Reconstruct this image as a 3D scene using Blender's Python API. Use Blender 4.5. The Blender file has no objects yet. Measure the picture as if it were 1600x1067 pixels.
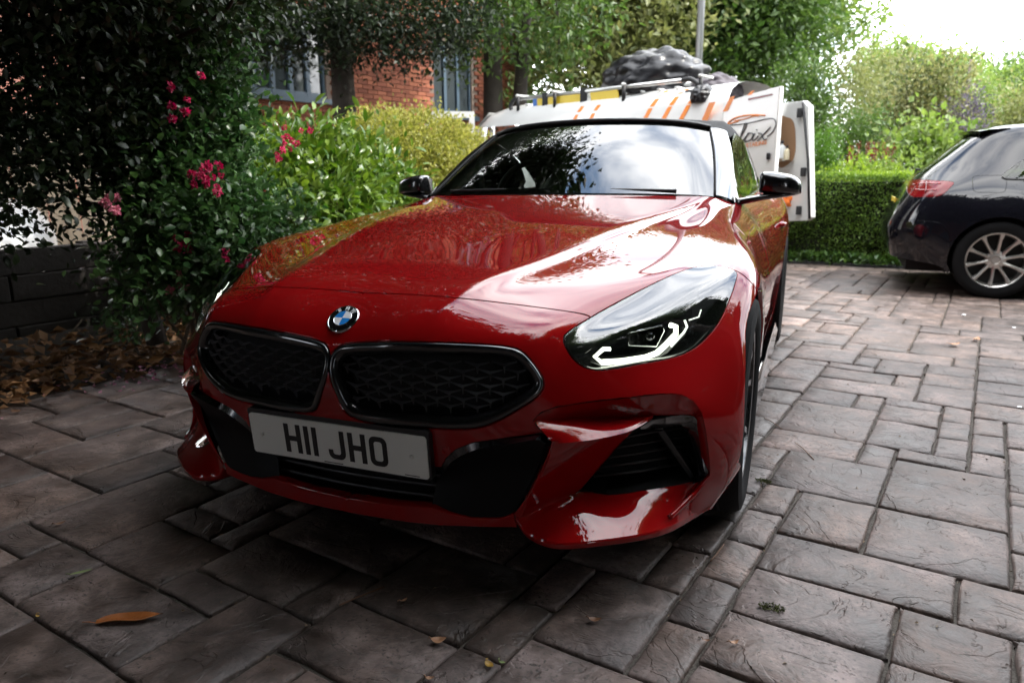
import bpy, bmesh, math, random
import numpy as np
from mathutils import Vector, Matrix, Quaternion, geometry
from mathutils.bvhtree import BVHTree
R_ = math.radians
random.seed(7)
RNG = np.random.default_rng(7)
SC = bpy.context.scene
COL = SC.collection

# ------------------------------------------------------------------ camera
CAM_POS = np.array([1.04791804, -2.22915664, 1.01768325])
CAM_YAW, CAM_PITCH, CAM_ROLL, CAM_F = -0.388156982, -0.224010913, -0.00876442142, 1125.3938
def cam_axes():
    cy, sy, cp, sp = math.cos(CAM_YAW), math.sin(CAM_YAW), math.cos(CAM_PITCH), math.sin(CAM_PITCH)
    f = np.array([sy*cp, cy*cp, sp]); r0 = np.array([cy, -sy, 0.0]); u0 = np.cross(r0, f)
    c, s = math.cos(CAM_ROLL), math.sin(CAM_ROLL)
    return f, c*r0 + s*u0, -s*r0 + c*u0
CF, CR, CU = cam_axes()
cam = bpy.data.cameras.new('camera'); cam_o = bpy.data.objects.new('camera', cam); COL.objects.link(cam_o)
cam_o.matrix_world = Matrix(((CR[0], CU[0], -CF[0], CAM_POS[0]), (CR[1], CU[1], -CF[1], CAM_POS[1]),
                             (CR[2], CU[2], -CF[2], CAM_POS[2]), (0, 0, 0, 1)))
cam.sensor_width = 36; cam.lens = CAM_F*36/1600; cam.clip_start = 0.05; cam.clip_end = 1500
cam.dof.use_dof = True; cam.dof.focus_distance = 1.95; cam.dof.aperture_fstop = 4.2
SC.camera = cam_o

# ------------------------------------------------------------------ sky, sun, exposure
SUN_EL, SUN_AZ = R_(50), R_(80)      # azimuth measured from +Y (away from the camera) towards +X
sun_dir = Vector((math.sin(SUN_AZ)*math.cos(SUN_EL), math.cos(SUN_AZ)*math.cos(SUN_EL), math.sin(SUN_EL)))
world = bpy.data.worlds.new('World'); SC.world = world; world.use_nodes = True
def build_world():
    nt = world.node_tree; N = nt.nodes; L = nt.links; N.clear()
    out = N.new('ShaderNodeOutputWorld'); bg = N.new('ShaderNodeBackground'); bg.inputs[1].default_value = 0.12
    sky = N.new('ShaderNodeTexSky'); sky.sky_type = 'NISHITA'; sky.sun_disc = False
    sky.sun_elevation = SUN_EL; sky.sun_rotation = SUN_AZ; sky.air_density = 1.2; sky.dust_density = 1.5
    tc = N.new('ShaderNodeTexCoord'); mp = N.new('ShaderNodeMapping'); mp.inputs['Scale'].default_value = (1, 1, 2.2)
    mp.inputs['Location'].default_value = (3.1, 1.7, 0.4)
    n1 = N.new('ShaderNodeTexNoise'); n1.inputs['Scale'].default_value = 1.9; n1.inputs['Detail'].default_value = 8; n1.inputs['Roughness'].default_value = 0.58
    n1.inputs['Distortion'].default_value = 0.35
    ra = N.new('ShaderNodeValToRGB'); ra.color_ramp.elements[0].position = 0.33; ra.color_ramp.elements[1].position = 0.47
    n2 = N.new('ShaderNodeTexNoise'); n2.inputs['Scale'].default_value = 3.5; n2.inputs['Detail'].default_value = 6
    rb = N.new('ShaderNodeValToRGB')
    rb.color_ramp.elements[0].position = 0.3; rb.color_ramp.elements[0].color = (26, 28, 32, 1)
    rb.color_ramp.elements[1].position = 0.62; rb.color_ramp.elements[1].color = (60, 60, 60, 1)
    mix = N.new('ShaderNodeMix'); mix.data_type = 'RGBA'
    L.new(tc.outputs['Generated'], mp.inputs[0]); L.new(mp.outputs[0], n1.inputs[0]); L.new(mp.outputs[0], n2.inputs[0])
    L.new(n1.outputs[0], ra.inputs[0]); L.new(n2.outputs[0], rb.inputs[0])
    L.new(ra.outputs[0], mix.inputs[0]); ad = N.new('ShaderNodeMix'); ad.data_type = 'RGBA'; ad.blend_type = 'ADD'; ad.inputs[0].default_value = 1; ad.inputs[7].default_value = (4.5, 7.5, 12.5, 1)   # bright haze in the gaps
    L.new(sky.outputs[0], ad.inputs[6]); L.new(ad.outputs[2], mix.inputs[6]); L.new(rb.outputs[0], mix.inputs[7])
    L.new(mix.outputs[2], bg.inputs[0]); L.new(bg.outputs[0], out.inputs[0])
build_world()
sun = bpy.data.lights.new('sun', 'SUN'); sun.energy = 5.0; sun.angle = R_(0.8); sun.color = (1.0, 0.95, 0.87)
sun_o = bpy.data.objects.new('sun', sun); COL.objects.link(sun_o)
sun_o.rotation_euler = sun_dir.to_track_quat('Z', 'Y').to_euler(); sun_o.location = sun_dir*40
SC.view_settings.view_transform = 'Standard'; SC.view_settings.look = 'None'
SC.view_settings.exposure = 0.32; SC.view_settings.gamma = 1.0
SC.cycles.max_bounces = 8; SC.cycles.transparent_max_bounces = 12
SC.cycles.use_denoising = True
SC.cycles.sample_clamp_indirect = 6.0

# ------------------------------------------------------------------ helpers
def ray(u, v): return CF + CR*((u-800)/CAM_F) - CU*((v-533.5)/CAM_F)
def at(u, v, ax, val):
    """point where the ray through photo pixel (u,v) meets the plane X/Y/Z = val"""
    d = ray(u, v); i = 'XYZ'.index(ax); t = (val-CAM_POS[i])/d[i]; return CAM_POS + t*d
def px(p):
    d = np.asarray(p, float)-CAM_POS; z = d@CF; return 800+CAM_F*(d@CR)/z, 533.5-CAM_F*(d@CU)/z

def tag(o, label=None, cat=None, group=None, kind=None):
    if label: o['label'] = label
    if cat: o['category'] = cat
    if group: o['group'] = group
    if kind: o['kind'] = kind
    return o
def empty(name, loc=(0, 0, 0), rz=0, label=None, cat=None, group=None):
    o = bpy.data.objects.new(name, None); COL.objects.link(o); o.location = loc; o.rotation_euler = (0, 0, rz)
    o.empty_display_size = 0.1
    return tag(o, label, cat, group)
def link_mesh(name, me, mat, parent=None):
    o = bpy.data.objects.new(name, me); COL.objects.link(o)
    if mat is not None and len(me.materials) == 0:
        for m in (mat if isinstance(mat, (list, tuple)) else [mat]): me.materials.append(m)
    if parent is not None: o.parent = parent
    return o
def mesh_np(name, V, F, mat, parent=None, smooth=True, mats=None, normals=None):
    """mesh object from vertex and face lists (faces all tris, all quads or mixed)"""
    me = bpy.data.meshes.new(name)
    me.from_pydata([tuple(map(float, v)) for v in V], [], [tuple(map(int, f)) for f in F])
    if mats is not None: me.polygons.foreach_set('material_index', np.asarray(mats, np.int32))
    me.polygons.foreach_set('use_smooth', np.full(len(me.polygons), bool(smooth)))
    me.update()
    if normals is not None: me.normals_split_custom_set_from_vertices([tuple(map(float, n)) for n in normals])
    return link_mesh(name, me, mat, parent)
def fast_mesh(name, V, F, mat, parent=None, smooth=True):
    """uniform-size faces from numpy arrays, quickly"""
    V = np.asarray(V, np.float32); F = np.asarray(F, np.int32); k = F.shape[1]
    me = bpy.data.meshes.new(name); me.vertices.add(len(V)); me.vertices.foreach_set('co', V.ravel())
    me.loops.add(F.size); me.loops.foreach_set('vertex_index', F.ravel())
    me.polygons.add(len(F)); me.polygons.foreach_set('loop_start', np.arange(0, F.size, k, dtype=np.int32))
    me.polygons.foreach_set('loop_total', np.full(len(F), k, np.int32))
    me.polygons.foreach_set('use_smooth', np.full(len(F), smooth))
    me.update(calc_edges=True); me.validate()
    return link_mesh(name, me, mat, parent)
class MB:
    """collects shapes, builds one mesh object"""
    def __init__(s): s.v = []; s.f = []
    def add(s, V, F):
        b = len(s.v); s.v += [tuple(map(float, v)) for v in V]; s.f += [tuple(int(i)+b for i in f) for f in F]; return s
    def box(s, c, h, M=None):
        c = np.array(c, float); V = [c+np.array([x*h[0], y*h[1], z*h[2]]) for x in (-1, 1) for y in (-1, 1) for z in (-1, 1)]
        if M is not None: V = [np.array(M@Vector(v)) for v in V]
        return s.add(V, [(0, 1, 3, 2), (4, 6, 7, 5), (0, 4, 5, 1), (2, 3, 7, 6), (0, 2, 6, 4), (1, 5, 7, 3)])
    def tube(s, P, r, n=10, cap=True, closed=False):
        P = [Vector(p) for p in P]; m = len(P); rr = r if isinstance(r, (list, tuple)) else [r]*m
        rings = []; up = None
        for i in range(m):
            if closed: t = (P[(i+1) % m]-P[i-1]).normalized()
            else: t = (P[min(i+1, m-1)]-P[max(i-1, 0)]).normalized()
            if up is None:
                up = Vector((0, 0, 1)) if abs(t.z) < .9 else Vector((1, 0, 0))
            a = (up - t*up.dot(t)).normalized(); up = a; b = t.cross(a)
            rings.append([P[i]+(a*math.cos(2*math.pi*k/n)+b*math.sin(2*math.pi*k/n))*rr[i] for k in range(n)])
        V = [v for ring in rings for v in ring]; F = []
        for i in range(m if closed else m-1):
            j = (i+1) % m
            for k in range(n): F.append((i*n+k, j*n+k, j*n+(k+1) % n, i*n+(k+1) % n))
        if cap and not closed: F.append(tuple(range(n-1, -1, -1))); F.append(tuple((m-1)*n+k for k in range(n)))
        return s.add(V, F)
    def lathe(s, prof, axis='X', n=48, c=(0, 0, 0)):
        """prof: list of (radius, axial). revolve about an axis through c"""
        V = []; m = len(prof); F = []
        for (r, a) in prof:
            for k in range(n):
                t = 2*math.pi*k/n; p, q = r*math.cos(t), r*math.sin(t)
                v = {'X': (a, p, q), 'Y': (p, a, q), 'Z': (p, q, a)}[axis]; V.append((v[0]+c[0], v[1]+c[1], v[2]+c[2]))
        for i in range(m-1):
            for k in range(n): F.append((i*n+k, i*n+(k+1) % n, (i+1)*n+(k+1) % n, (i+1)*n+k))
        return s.add(V, F)
    def grid(s, P):
        """P[i][j] points"""
        h, w = len(P), len(P[0]); return s.add([p for row in P for p in row], [(i*w+j, i*w+j+1, (i+1)*w+j+1, (i+1)*w+j) for i in range(h-1) for j in range(w-1)])
    def build(s, name, mat, parent=None, smooth=True, bevel=0, seg=2, recalc=True, auto=None):
        bm = bmesh.new(); vs = [bm.verts.new(v) for v in s.v]
        for f in s.f:
            try: bm.faces.new([vs[i] for i in f])
            except ValueError: pass
        if bevel or auto: bmesh.ops.remove_doubles(bm, verts=bm.verts, dist=1e-5)
        if recalc: bmesh.ops.recalc_face_normals(bm, faces=bm.faces)
        if bevel:
            ed = [e for e in bm.edges if len(e.link_faces) == 2 and e.calc_face_angle(0) > 0.5]
            bmesh.ops.bevel(bm, geom=ed, offset=bevel, segments=seg, profile=.6, affect='EDGES', clamp_overlap=True)
        for f in bm.faces: f.smooth = smooth
        me = bpy.data.meshes.new(name); bm.to_mesh(me); bm.free()
        if smooth and (auto or bevel): me.set_sharp_from_angle(angle=auto or 0.7)
        return link_mesh(name, me, mat, parent)

def cr_spline(P, n, closed=False, ends=True):
    """Catmull-Rom through P, about n samples per span"""
    P = np.asarray(P, float); m = len(P); out = []
    for i in range(m if closed else m-1):
        if closed: p0, p1, p2, p3 = P[i-1], P[i], P[(i+1) % m], P[(i+2) % m]
        else:
            p1, p2 = P[i], P[i+1]; p0 = P[i-1] if i > 0 else 2*p1-p2; p3 = P[i+2] if i+2 < m else 2*p2-p1
        for k in range(n):
            t = k/n; out.append(.5*((2*p1)+(-p0+p2)*t+(2*p0-5*p1+4*p2-p3)*t*t+(-p0+3*p1-3*p2+p3)*t**3))
    if not closed: out.append(P[-1])
    return np.array(out)
def resample(P, n, closed=False):
    P = np.asarray(P, float)
    if closed: P = np.vstack([P, P[:1]])
    d = np.r_[0, np.cumsum(np.linalg.norm(np.diff(P, axis=0), axis=1))]
    t = np.linspace(0, d[-1], n, endpoint=not closed)
    return np.stack([np.interp(t, d, P[:, k]) for k in range(P.shape[1])], 1)

# ------------------------------------------------------------------ materials
def new_mat(name):
    m = bpy.data.materials.new(name); m.use_nodes = True; return m, m.node_tree.nodes, m.node_tree.links, m.node_tree.nodes['Principled BSDF']
def setp(b, **k):
    for n, v in k.items():
        s = b.inputs[n.replace('_', ' ')]
        s.default_value = (*v, 1) if isinstance(v, tuple) and len(v) == 3 and s.type == 'RGBA' else v
def simple(name, col, rough=.5, metal=0, coat=0, spec=.5, bump=0, bscale=60, var=0, vscale=8, **k):
    """plain procedural material: colour with optional noise variation and fine bump"""
    m, N, L, b = new_mat(name); setp(b, Base_Color=col, Roughness=rough, Metallic=metal, Coat_Weight=coat, Coat_Roughness=.03, Specular_IOR_Level=spec, **k)
    if var or bump:
        tc = N.new('ShaderNodeTexCoord')
        if var:
            n = N.new('ShaderNodeTexNoise'); n.inputs['Scale'].default_value = vscale; n.inputs['Detail'].default_value = 6
            L.new(tc.outputs['Object'], n.inputs[0]); mx = N.new('ShaderNodeMix'); mx.data_type = 'RGBA'
            mx.inputs[6].default_value = (*[c*(1-var) for c in col], 1); mx.inputs[7].default_value = (*[min(1, c*(1+var)) for c in col], 1)
            L.new(n.outputs[0], mx.inputs[0]); L.new(mx.outputs[2], b.inputs['Base Color'])
        if bump:
            n = N.new('ShaderNodeTexNoise'); n.inputs['Scale'].default_value = bscale; n.inputs['Detail'].default_value = 5
            L.new(tc.outputs['Object'], n.inputs[0]); bp = N.new('ShaderNodeBump'); bp.inputs['Strength'].default_value = bump; bp.inputs['Distance'].default_value = .01
            L.new(n.outputs[0], bp.inputs['Height']); L.new(bp.outputs[0], b.inputs['Normal'])
    return m
M = {}
def mat_paint(name, col, deep, metal=.15):
    m, N, L, b = new_mat(name)
    lw = N.new('ShaderNodeLayerWeight'); lw.inputs[0].default_value = .35
    mx = N.new('ShaderNodeMix'); mx.data_type = 'RGBA'; mx.inputs[6].default_value = (*col, 1); mx.inputs[7].default_value = (*deep, 1)
    L.new(lw.outputs['Facing'], mx.inputs[0]); L.new(mx.outputs[2], b.inputs['Base Color'])
    setp(b, Metallic=metal, Roughness=.5, Coat_Weight=1.0, Coat_Roughness=.006, Coat_IOR=1.52, Specular_IOR_Level=.0)
    return m
M['red'] = mat_paint('red_paint', (.27, .0035, .0045), (.18, .002, .003))
M['gloss_black'] = simple('gloss_black_trim', (.006, .006, .007), .18, coat=1)
M['satin_black'] = simple('satin_black_plastic', (.012, .012, .013), .42, bump=.05, bscale=300)
M['matt_black'] = simple('matt_black_plastic', (.006, .006, .006), .8)
M['rubber'] = simple('tyre_rubber', (.009, .009, .0095), .85, spec=.12, bump=.12, bscale=120, var=.35)
M['chrome'] = simple('chrome', (.72, .73, .75), .09, metal=1)
M['steel'] = simple('brushed_steel', (.38, .38, .39), .32, metal=1)
M['alloy_dark'] = simple('dark_alloy', (.05, .052, .055), .25, metal=.8, coat=.6)
def mat_glass(name, tint=(1, 1, 1), rough=0.0, ior=1.5):
    """thin sheet glass: fresnel mix of mirror and tinted see-through"""
    m, N, L, b = new_mat(name); N.remove(b); out = N['Material Output']
    fr = N.new('ShaderNodeFresnel'); fr.inputs[0].default_value = ior
    tr = N.new('ShaderNodeBsdfTransparent'); tr.inputs[0].default_value = (*tint, 1)
    gl = N.new('ShaderNodeBsdfGlossy'); gl.inputs['Roughness'].default_value = rough
    mx = N.new('ShaderNodeMixShader'); L.new(fr.outputs[0], mx.inputs[0]); L.new(tr.outputs[0], mx.inputs[1]); L.new(gl.outputs[0], mx.inputs[2]); L.new(mx.outputs[0], out.inputs[0])
    return m
M['lens'] = mat_glass('headlamp_lens', (.88, .90, .92), ior=2.15)
M['screen'] = mat_glass('windscreen_glass', (.50, .56, .52), ior=2.1)
M['side_glass'] = mat_glass('side_glass', (.35, .40, .37), ior=1.6)
# ================================================================== RED SPORTS CAR : front end
# Half body (X >= 0) as a smooth spline surface through measured points; rows run from the screen over the nose
# to the bumper lip, columns from the centre line out to the sill.
G = np.array([
 # r0 rear edge of bonnet
 [(0,.80,.940),(.22,.81,.940),(.60,.895,.934),(.645,.918,.932),(.68,.945,.926),(.715,.98,.914),(.745,1.01,.899),(.775,1.04,.872),(.845,1.06,.79),(.91,1.07,.60),(.91,1.08,.38),(.88,1.08,.17)],
 [(0,.50,.906),(.21,.505,.906),(.57,.52,.893),(.61,.525,.888),(.66,.53,.880),(.715,.54,.874),(.757,.55,.863),(.805,.56,.832),(.867,.58,.75),(.915,.60,.58),(.915,.60,.38),(.89,.60,.17)],
 [(0,.20,.871),(.20,.20,.872),(.50,.20,.862),(.54,.20,.857),(.64,.205,.846),(.73,.21,.838),(.80,.22,.826),(.868,.24,.794),(.912,.26,.71),(.93,.28,.55),(.925,.28,.37),(.90,.28,.17)],
 [(0,-.10,.833),(.19,-.10,.834),(.43,-.10,.826),(.47,-.10,.820),(.615,-.08,.806),(.735,-.06,.797),(.82,-.04,.788),(.898,-.01,.762),(.933,.01,.69),(.937,.02,.52),(.93,.02,.36),(.90,.02,.17)],
 [(0,-.38,.793),(.18,-.38,.794),(.355,-.38,.788),(.395,-.375,.781),(.55,-.355,.759),(.675,-.32,.743),(.775,-.26,.738),(.878,-.16,.724),(.930,-.10,.65),(.938,-.08,.49),(.93,-.07,.34),(.90,-.06,.18)],
 [(0,-.60,.756),(.17,-.603,.758),(.29,-.600,.757),(.33,-.593,.751),(.46,-.567,.723),(.575,-.53,.694),(.690,-.455,.686),(.850,-.28,.665),(.920,-.195,.59),(.938,-.155,.455),(.93,-.13,.32),(.90,-.10,.19)],
 [(0,-.757,.686),(.16,-.768,.693),(.26,-.764,.694),(.30,-.757,.689),(.415,-.735,.673),(.515,-.692,.653),(.630,-.605,.635),(.825,-.375,.607),(.912,-.255,.54),(.938,-.21,.42),(.93,-.17,.30),(.90,-.12,.20)],
 [(0,-.818,.630),(.15,-.826,.642),(.25,-.818,.648),(.29,-.810,.648),(.395,-.780,.636),(.484,-.741,.617),(.600,-.648,.592),(.803,-.445,.556),(.905,-.305,.495),(.938,-.255,.39),(.93,-.20,.28),(.90,-.14,.20)],
 [(0,-.846,.562),(.15,-.848,.562),(.25,-.839,.562),(.29,-.832,.562),(.41,-.794,.559),(.512,-.740,.553),(.615,-.662,.543),(.795,-.500,.515),(.900,-.350,.455),(.938,-.290,.36),(.93,-.23,.27),(.90,-.16,.19)],
 [(0,-.842,.465),(.15,-.838,.455),(.25,-.826,.456),(.29,-.819,.458),(.40,-.793,.466),(.502,-.757,.475),(.61,-.690,.482),(.785,-.560,.468),(.887,-.420,.42),(.935,-.335,.335),(.93,-.25,.25),(.90,-.17,.19)],
 [(0,-.818,.385),(.15,-.814,.385),(.25,-.806,.385),(.29,-.801,.385),(.40,-.783,.388),(.50,-.757,.39),(.61,-.697,.395),(.782,-.565,.385),(.877,-.455,.345),(.925,-.355,.28),(.92,-.25,.22),(.88,-.17,.18)],
 [(0,-.808,.285),(.15,-.804,.285),(.25,-.797,.285),(.29,-.793,.285),(.40,-.775,.287),(.50,-.750,.288),(.61,-.690,.288),(.778,-.565,.28),(.865,-.465,.255),(.900,-.37,.21),(.90,-.25,.18),(.88,-.17,.165)],
 [(0,-.800,.175),(.15,-.795,.175),(.25,-.785,.178),(.29,-.780,.181),(.40,-.757,.188),(.49,-.730,.192),(.60,-.680,.185),(.77,-.555,.168),(.85,-.44,.157),(.868,-.37,.152),(.87,-.25,.15),(.86,-.17,.15)],
], float)

for _r, _a, _b in ((4, (.932,-.13,.66), None), (5, (.918,-.235,.61), (.938,-.155,.50)), (6, (.920,-.315,.545), (.942,-.24,.45)), (7, (.918,-.355,.49), (.942,-.29,.40)), (8, (.912,-.385,.445), (.942,-.32,.36)), (9, (.905,-.42,.40), (.938,-.345,.32)), (10, (.895,-.43,.33), (.925,-.355,.27)), (11, (.878,-.435,.25), (.900,-.37,.21)), (12, (.85,-.43,.157), None)):
    G[_r, 8] = _a
    if _b: G[_r, 9] = _b
G[1:6, 2, 2] += .002; G[1:6, 3, 2] -= .003; G[1:6, 4, 2] -= .002      # crisp bonnet crease
_c = G[:, 5]*.62+G[:, 6]*.38                       # column close to the fold above the lamp, a little lower, so the fold reads crisp
_c[4:9] = G[4:9, 5]*.78+G[4:9, 6]*.22
_c[4:9] -= np.array([0, 0, 1])*np.array([.002, .006, .006, .004, .002])[:, None]
G[5:9, 5, 2] += np.array([.002, .003, .002, .001])
_a, _b = G[:, 1]*.16+G[:, 2]*.84, G[:, 3]*.72+G[:, 4]*.28      # columns that hold the sheet flat on both sides of the crease
_a[1:6, 2] += .0006
G = np.concatenate([G[:, :2], _a[:, None], G[:, 2:4], _b[:, None], G[:, 4:6], _c[:, None], G[:, 6:]], 1)
def smooth_axis(P, knots, lam):
    n = len(knots); D = np.zeros((n-2, n)); h = np.diff(knots)
    for i in range(n-2):
        D[i, i] = 2/(h[i]*(h[i]+h[i+1])); D[i, i+1] = -2/(h[i]*h[i+1]); D[i, i+2] = 2/(h[i+1]*(h[i]+h[i+1]))
    w = np.sqrt((h[:-1]+h[1:])/2)[:, None]; D = D*w
    A = np.eye(n)+lam*D.T@D
    return np.linalg.solve(A, P.reshape(n, -1)).reshape(P.shape)
class Spl:
    """natural cubic spline basis on given knots"""
    def __init__(s, x):
        s.x = np.asarray(x, float); n = len(x); h = np.diff(s.x); A = np.zeros((n, n)); B = np.zeros((n, n)); A[0, 0] = A[-1, -1] = 1
        for i in range(1, n-1):
            A[i, i-1] = h[i-1]; A[i, i] = 2*(h[i-1]+h[i]); A[i, i+1] = h[i]
            B[i, i-1] = 6/h[i-1]; B[i, i] = -6/h[i-1]-6/h[i]; B[i, i+1] = 6/h[i]
        s.M2 = np.linalg.solve(A, B)
    def basis(s, q):
        q = np.asarray(q, float); x = s.x; n = len(x); i = np.clip(np.searchsorted(x, q)-1, 0, n-2); h = x[i+1]-x[i]
        a = (x[i+1]-q)/h; b = (q-x[i])/h; I = np.eye(n)
        return a[:, None]*I[i]+b[:, None]*I[i+1]+(((a**3-a)*h*h/6)[:, None]*s.M2[i]+((b**3-b)*h*h/6)[:, None]*s.M2[i+1])
class Surf:
    def __init__(s, P, lam_s=9e-5, lam_t=1.5e-6, sym=False):
        P = np.asarray(P, float)
        if sym: P = np.concatenate([P[:, :0:-1]*[-1, 1, 1], P], 1)
        ds = np.linalg.norm(np.diff(P, axis=0), axis=2).mean(1); dt = np.linalg.norm(np.diff(P, axis=1), axis=2).mean(0)
        s.ks = np.r_[0, np.cumsum(ds)]; s.kt = np.r_[0, np.cumsum(dt)]
        if sym: s.kt = s.kt-s.kt[-1]/2
        X = P.copy(); X = smooth_axis(X, s.ks, lam_s); X = smooth_axis(np.swapaxes(X, 0, 1), s.kt, lam_t); s.P = np.swapaxes(X, 0, 1)
        s.t0 = s.kt[0]; s.A = Spl(s.ks); s.B = Spl(s.kt); s.S = s.ks[-1]; s.T = s.kt[-1]
    def __call__(s, q, t):
        q = np.atleast_1d(q); t = np.atleast_1d(t)
        return np.einsum('qi,qj,ijk->qk', s.A.basis(np.clip(q, 0, s.S)), s.B.basis(np.clip(t, s.t0, s.T)), s.P, optimize=True)
    def normal(s, q, t, e=2e-3):
        q = np.atleast_1d(np.asarray(q, float)); t = np.atleast_1d(np.asarray(t, float))
        q0, q1 = np.clip(q-e, 0, s.S), np.clip(q+e, 0, s.S); t0, t1 = np.clip(t-e, s.t0, s.T), np.clip(t+e, s.t0, s.T)
        n = np.cross(s(q, t1)-s(q, t0), s(q1, t)-s(q0, t)); n /= np.linalg.norm(n, axis=1)[:, None]+1e-12
        return -n if s.flip else n
    flip = False
    def prep(s, n=170, m=120):
        s.gs = np.linspace(0, s.S, n); s.gt = np.linspace(0, s.T, m)
        Q, T = np.meshgrid(s.gs, s.gt, indexing='ij'); s.gv = s(Q.ravel(), T.ravel()); s.n, s.m = n, m
        F = [(i*m+j, i*m+j+1, (i+1)*m+j+1, (i+1)*m+j) for i in range(n-1) for j in range(m-1)]
        s.bvh = BVHTree.FromPolygons([Vector(v) for v in s.gv], F)
    def refine(s, q, t, fun, target):
        x = np.array([q, t], float)
        for _ in range(8):
            f0 = fun(s(x[0], x[1])[0])-target; e = 1e-4
            J = np.stack([(fun(s(x[0]+e, x[1])[0])-target-f0)/e, (fun(s(x[0], x[1]+e)[0])-target-f0)/e], 1)
            d = np.linalg.lstsq(J, -f0, rcond=None)[0]; d *= min(1, .03/(np.linalg.norm(d)+1e-9)); x += d; x = np.clip(x, 0, [s.S, s.T])
            if np.linalg.norm(d) < 1e-6: break
        return x
    MW = None                      # optional local-to-world matrix of the thing the surface belongs to
    def w(s, p): return np.asarray(p) if s.MW is None else np.array(s.MW@Vector(p))
    def hit(s, u, v):
        d = Vector(ray(u, v)); o = Vector(CAM_POS)
        if s.MW is not None: I = s.MW.inverted(); d = I.to_3x3()@d; o = I@o
        l, nn, idx, dist = s.bvh.ray_cast(o, d.normalized())
        if l is None:
            D = (s.gv if s.MW is None else np.array([s.w(p) for p in s.gv]))-CAM_POS; z = D@CF; uu = 800+CAM_F*(D@CR)/z-u; vv = 533.5-CAM_F*(D@CU)/z-v; k = int(np.argmin(uu**2+vv**2)); i, j = divmod(k, s.m)
            return s.gs[i], s.gt[j]
        i, j = divmod(idx, s.m-1); return tuple(s.refine((s.gs[i]+s.gs[i+1])/2, (s.gt[j]+s.gt[j+1])/2, lambda p: np.array(px(s.w(p))), np.array([u, v])))
    def near(s, p):
        k = int(np.argmin(((s.gv-np.asarray(p))**2).sum(1))); i, j = divmod(k, s.m); return tuple(s.refine(s.gs[i], s.gt[j], lambda q: q, np.asarray(p, float)))

front = Surf(G, sym=True); front.prep()
_n = front.normal(front.S*.3, 0.02)[0]
if _n[2] < 0: front.flip = True

def in_poly(pts, poly):
    x, y = pts[:, 0], pts[:, 1]; inside = np.zeros(len(pts), bool); P = np.asarray(poly); j = len(P)-1
    for i in range(len(P)):
        xi, yi = P[i]; xj, yj = P[j]
        c = ((yi > y) != (yj > y)) & (x < (xj-xi)*(y-yi)/(yj-yi+1e-15)+xi); inside ^= c; j = i
    return inside

def cut_surface(surf, polys, spacing=.016, n_t=None):
    """partition a surface's parameter rectangle by closed polygons; returns verts(s,t), tris, region id of each tri (first polygon that holds it, -1 for the rest)"""
    ns, nt = int(surf.S/spacing)+1, int(surf.T/spacing)+1
    gs, gt = np.linspace(0, surf.S, ns), np.linspace(0, surf.T, nt)
    Q, T = np.meshgrid(gs, gt, indexing='ij'); pts = np.stack([Q.ravel(), T.ravel()], 1)
    con = np.vstack(polys)
    border = (pts[:, 0] < 1e-9) | (pts[:, 0] > surf.S-1e-9) | (pts[:, 1] < 1e-9) | (pts[:, 1] > surf.T-1e-9)
    keep = np.ones(len(pts), bool)
    for k in range(0, len(con), 400):
        d = ((pts[:, None, :]-con[None, k:k+400, :])**2).sum(2).min(1); keep &= d > (spacing*.45)**2
    pts = pts[keep | border]; n0 = len(pts); V = [Vector(p) for p in pts]; E = []
    for P in polys:
        b = len(V); V += [Vector(p) for p in P]; E += [(b+i, b+(i+1) % len(P)) for i in range(len(P))]
    ov, oe, of, *_ = geometry.delaunay_2d_cdt(V, E, [], 0, 1e-6)
    ov = np.array([tuple(v) for v in ov]); of = np.array([tuple(f) for f in of if len(f) == 3])
    ctr = ov[of].mean(1); reg = np.full(len(of), -1)
    a = ov[of]; area = (a[:, 1, 0]-a[:, 0, 0])*(a[:, 2, 1]-a[:, 0, 1])-(a[:, 2, 0]-a[:, 0, 0])*(a[:, 1, 1]-a[:, 0, 1])
    of[area < 0] = of[area < 0][:, ::-1]
    ok = (ctr[:, 0] > 0) & (ctr[:, 0] < surf.S) & (ctr[:, 1] > 0) & (ctr[:, 1] < surf.T) & (np.abs(area) > 1e-10)
    of, ctr, reg = of[ok], ctr[ok], reg[ok]
    for i in range(len(polys)-1, -1, -1): reg[in_poly(ctr, polys[i])] = i
    return ov, of, reg

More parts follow.
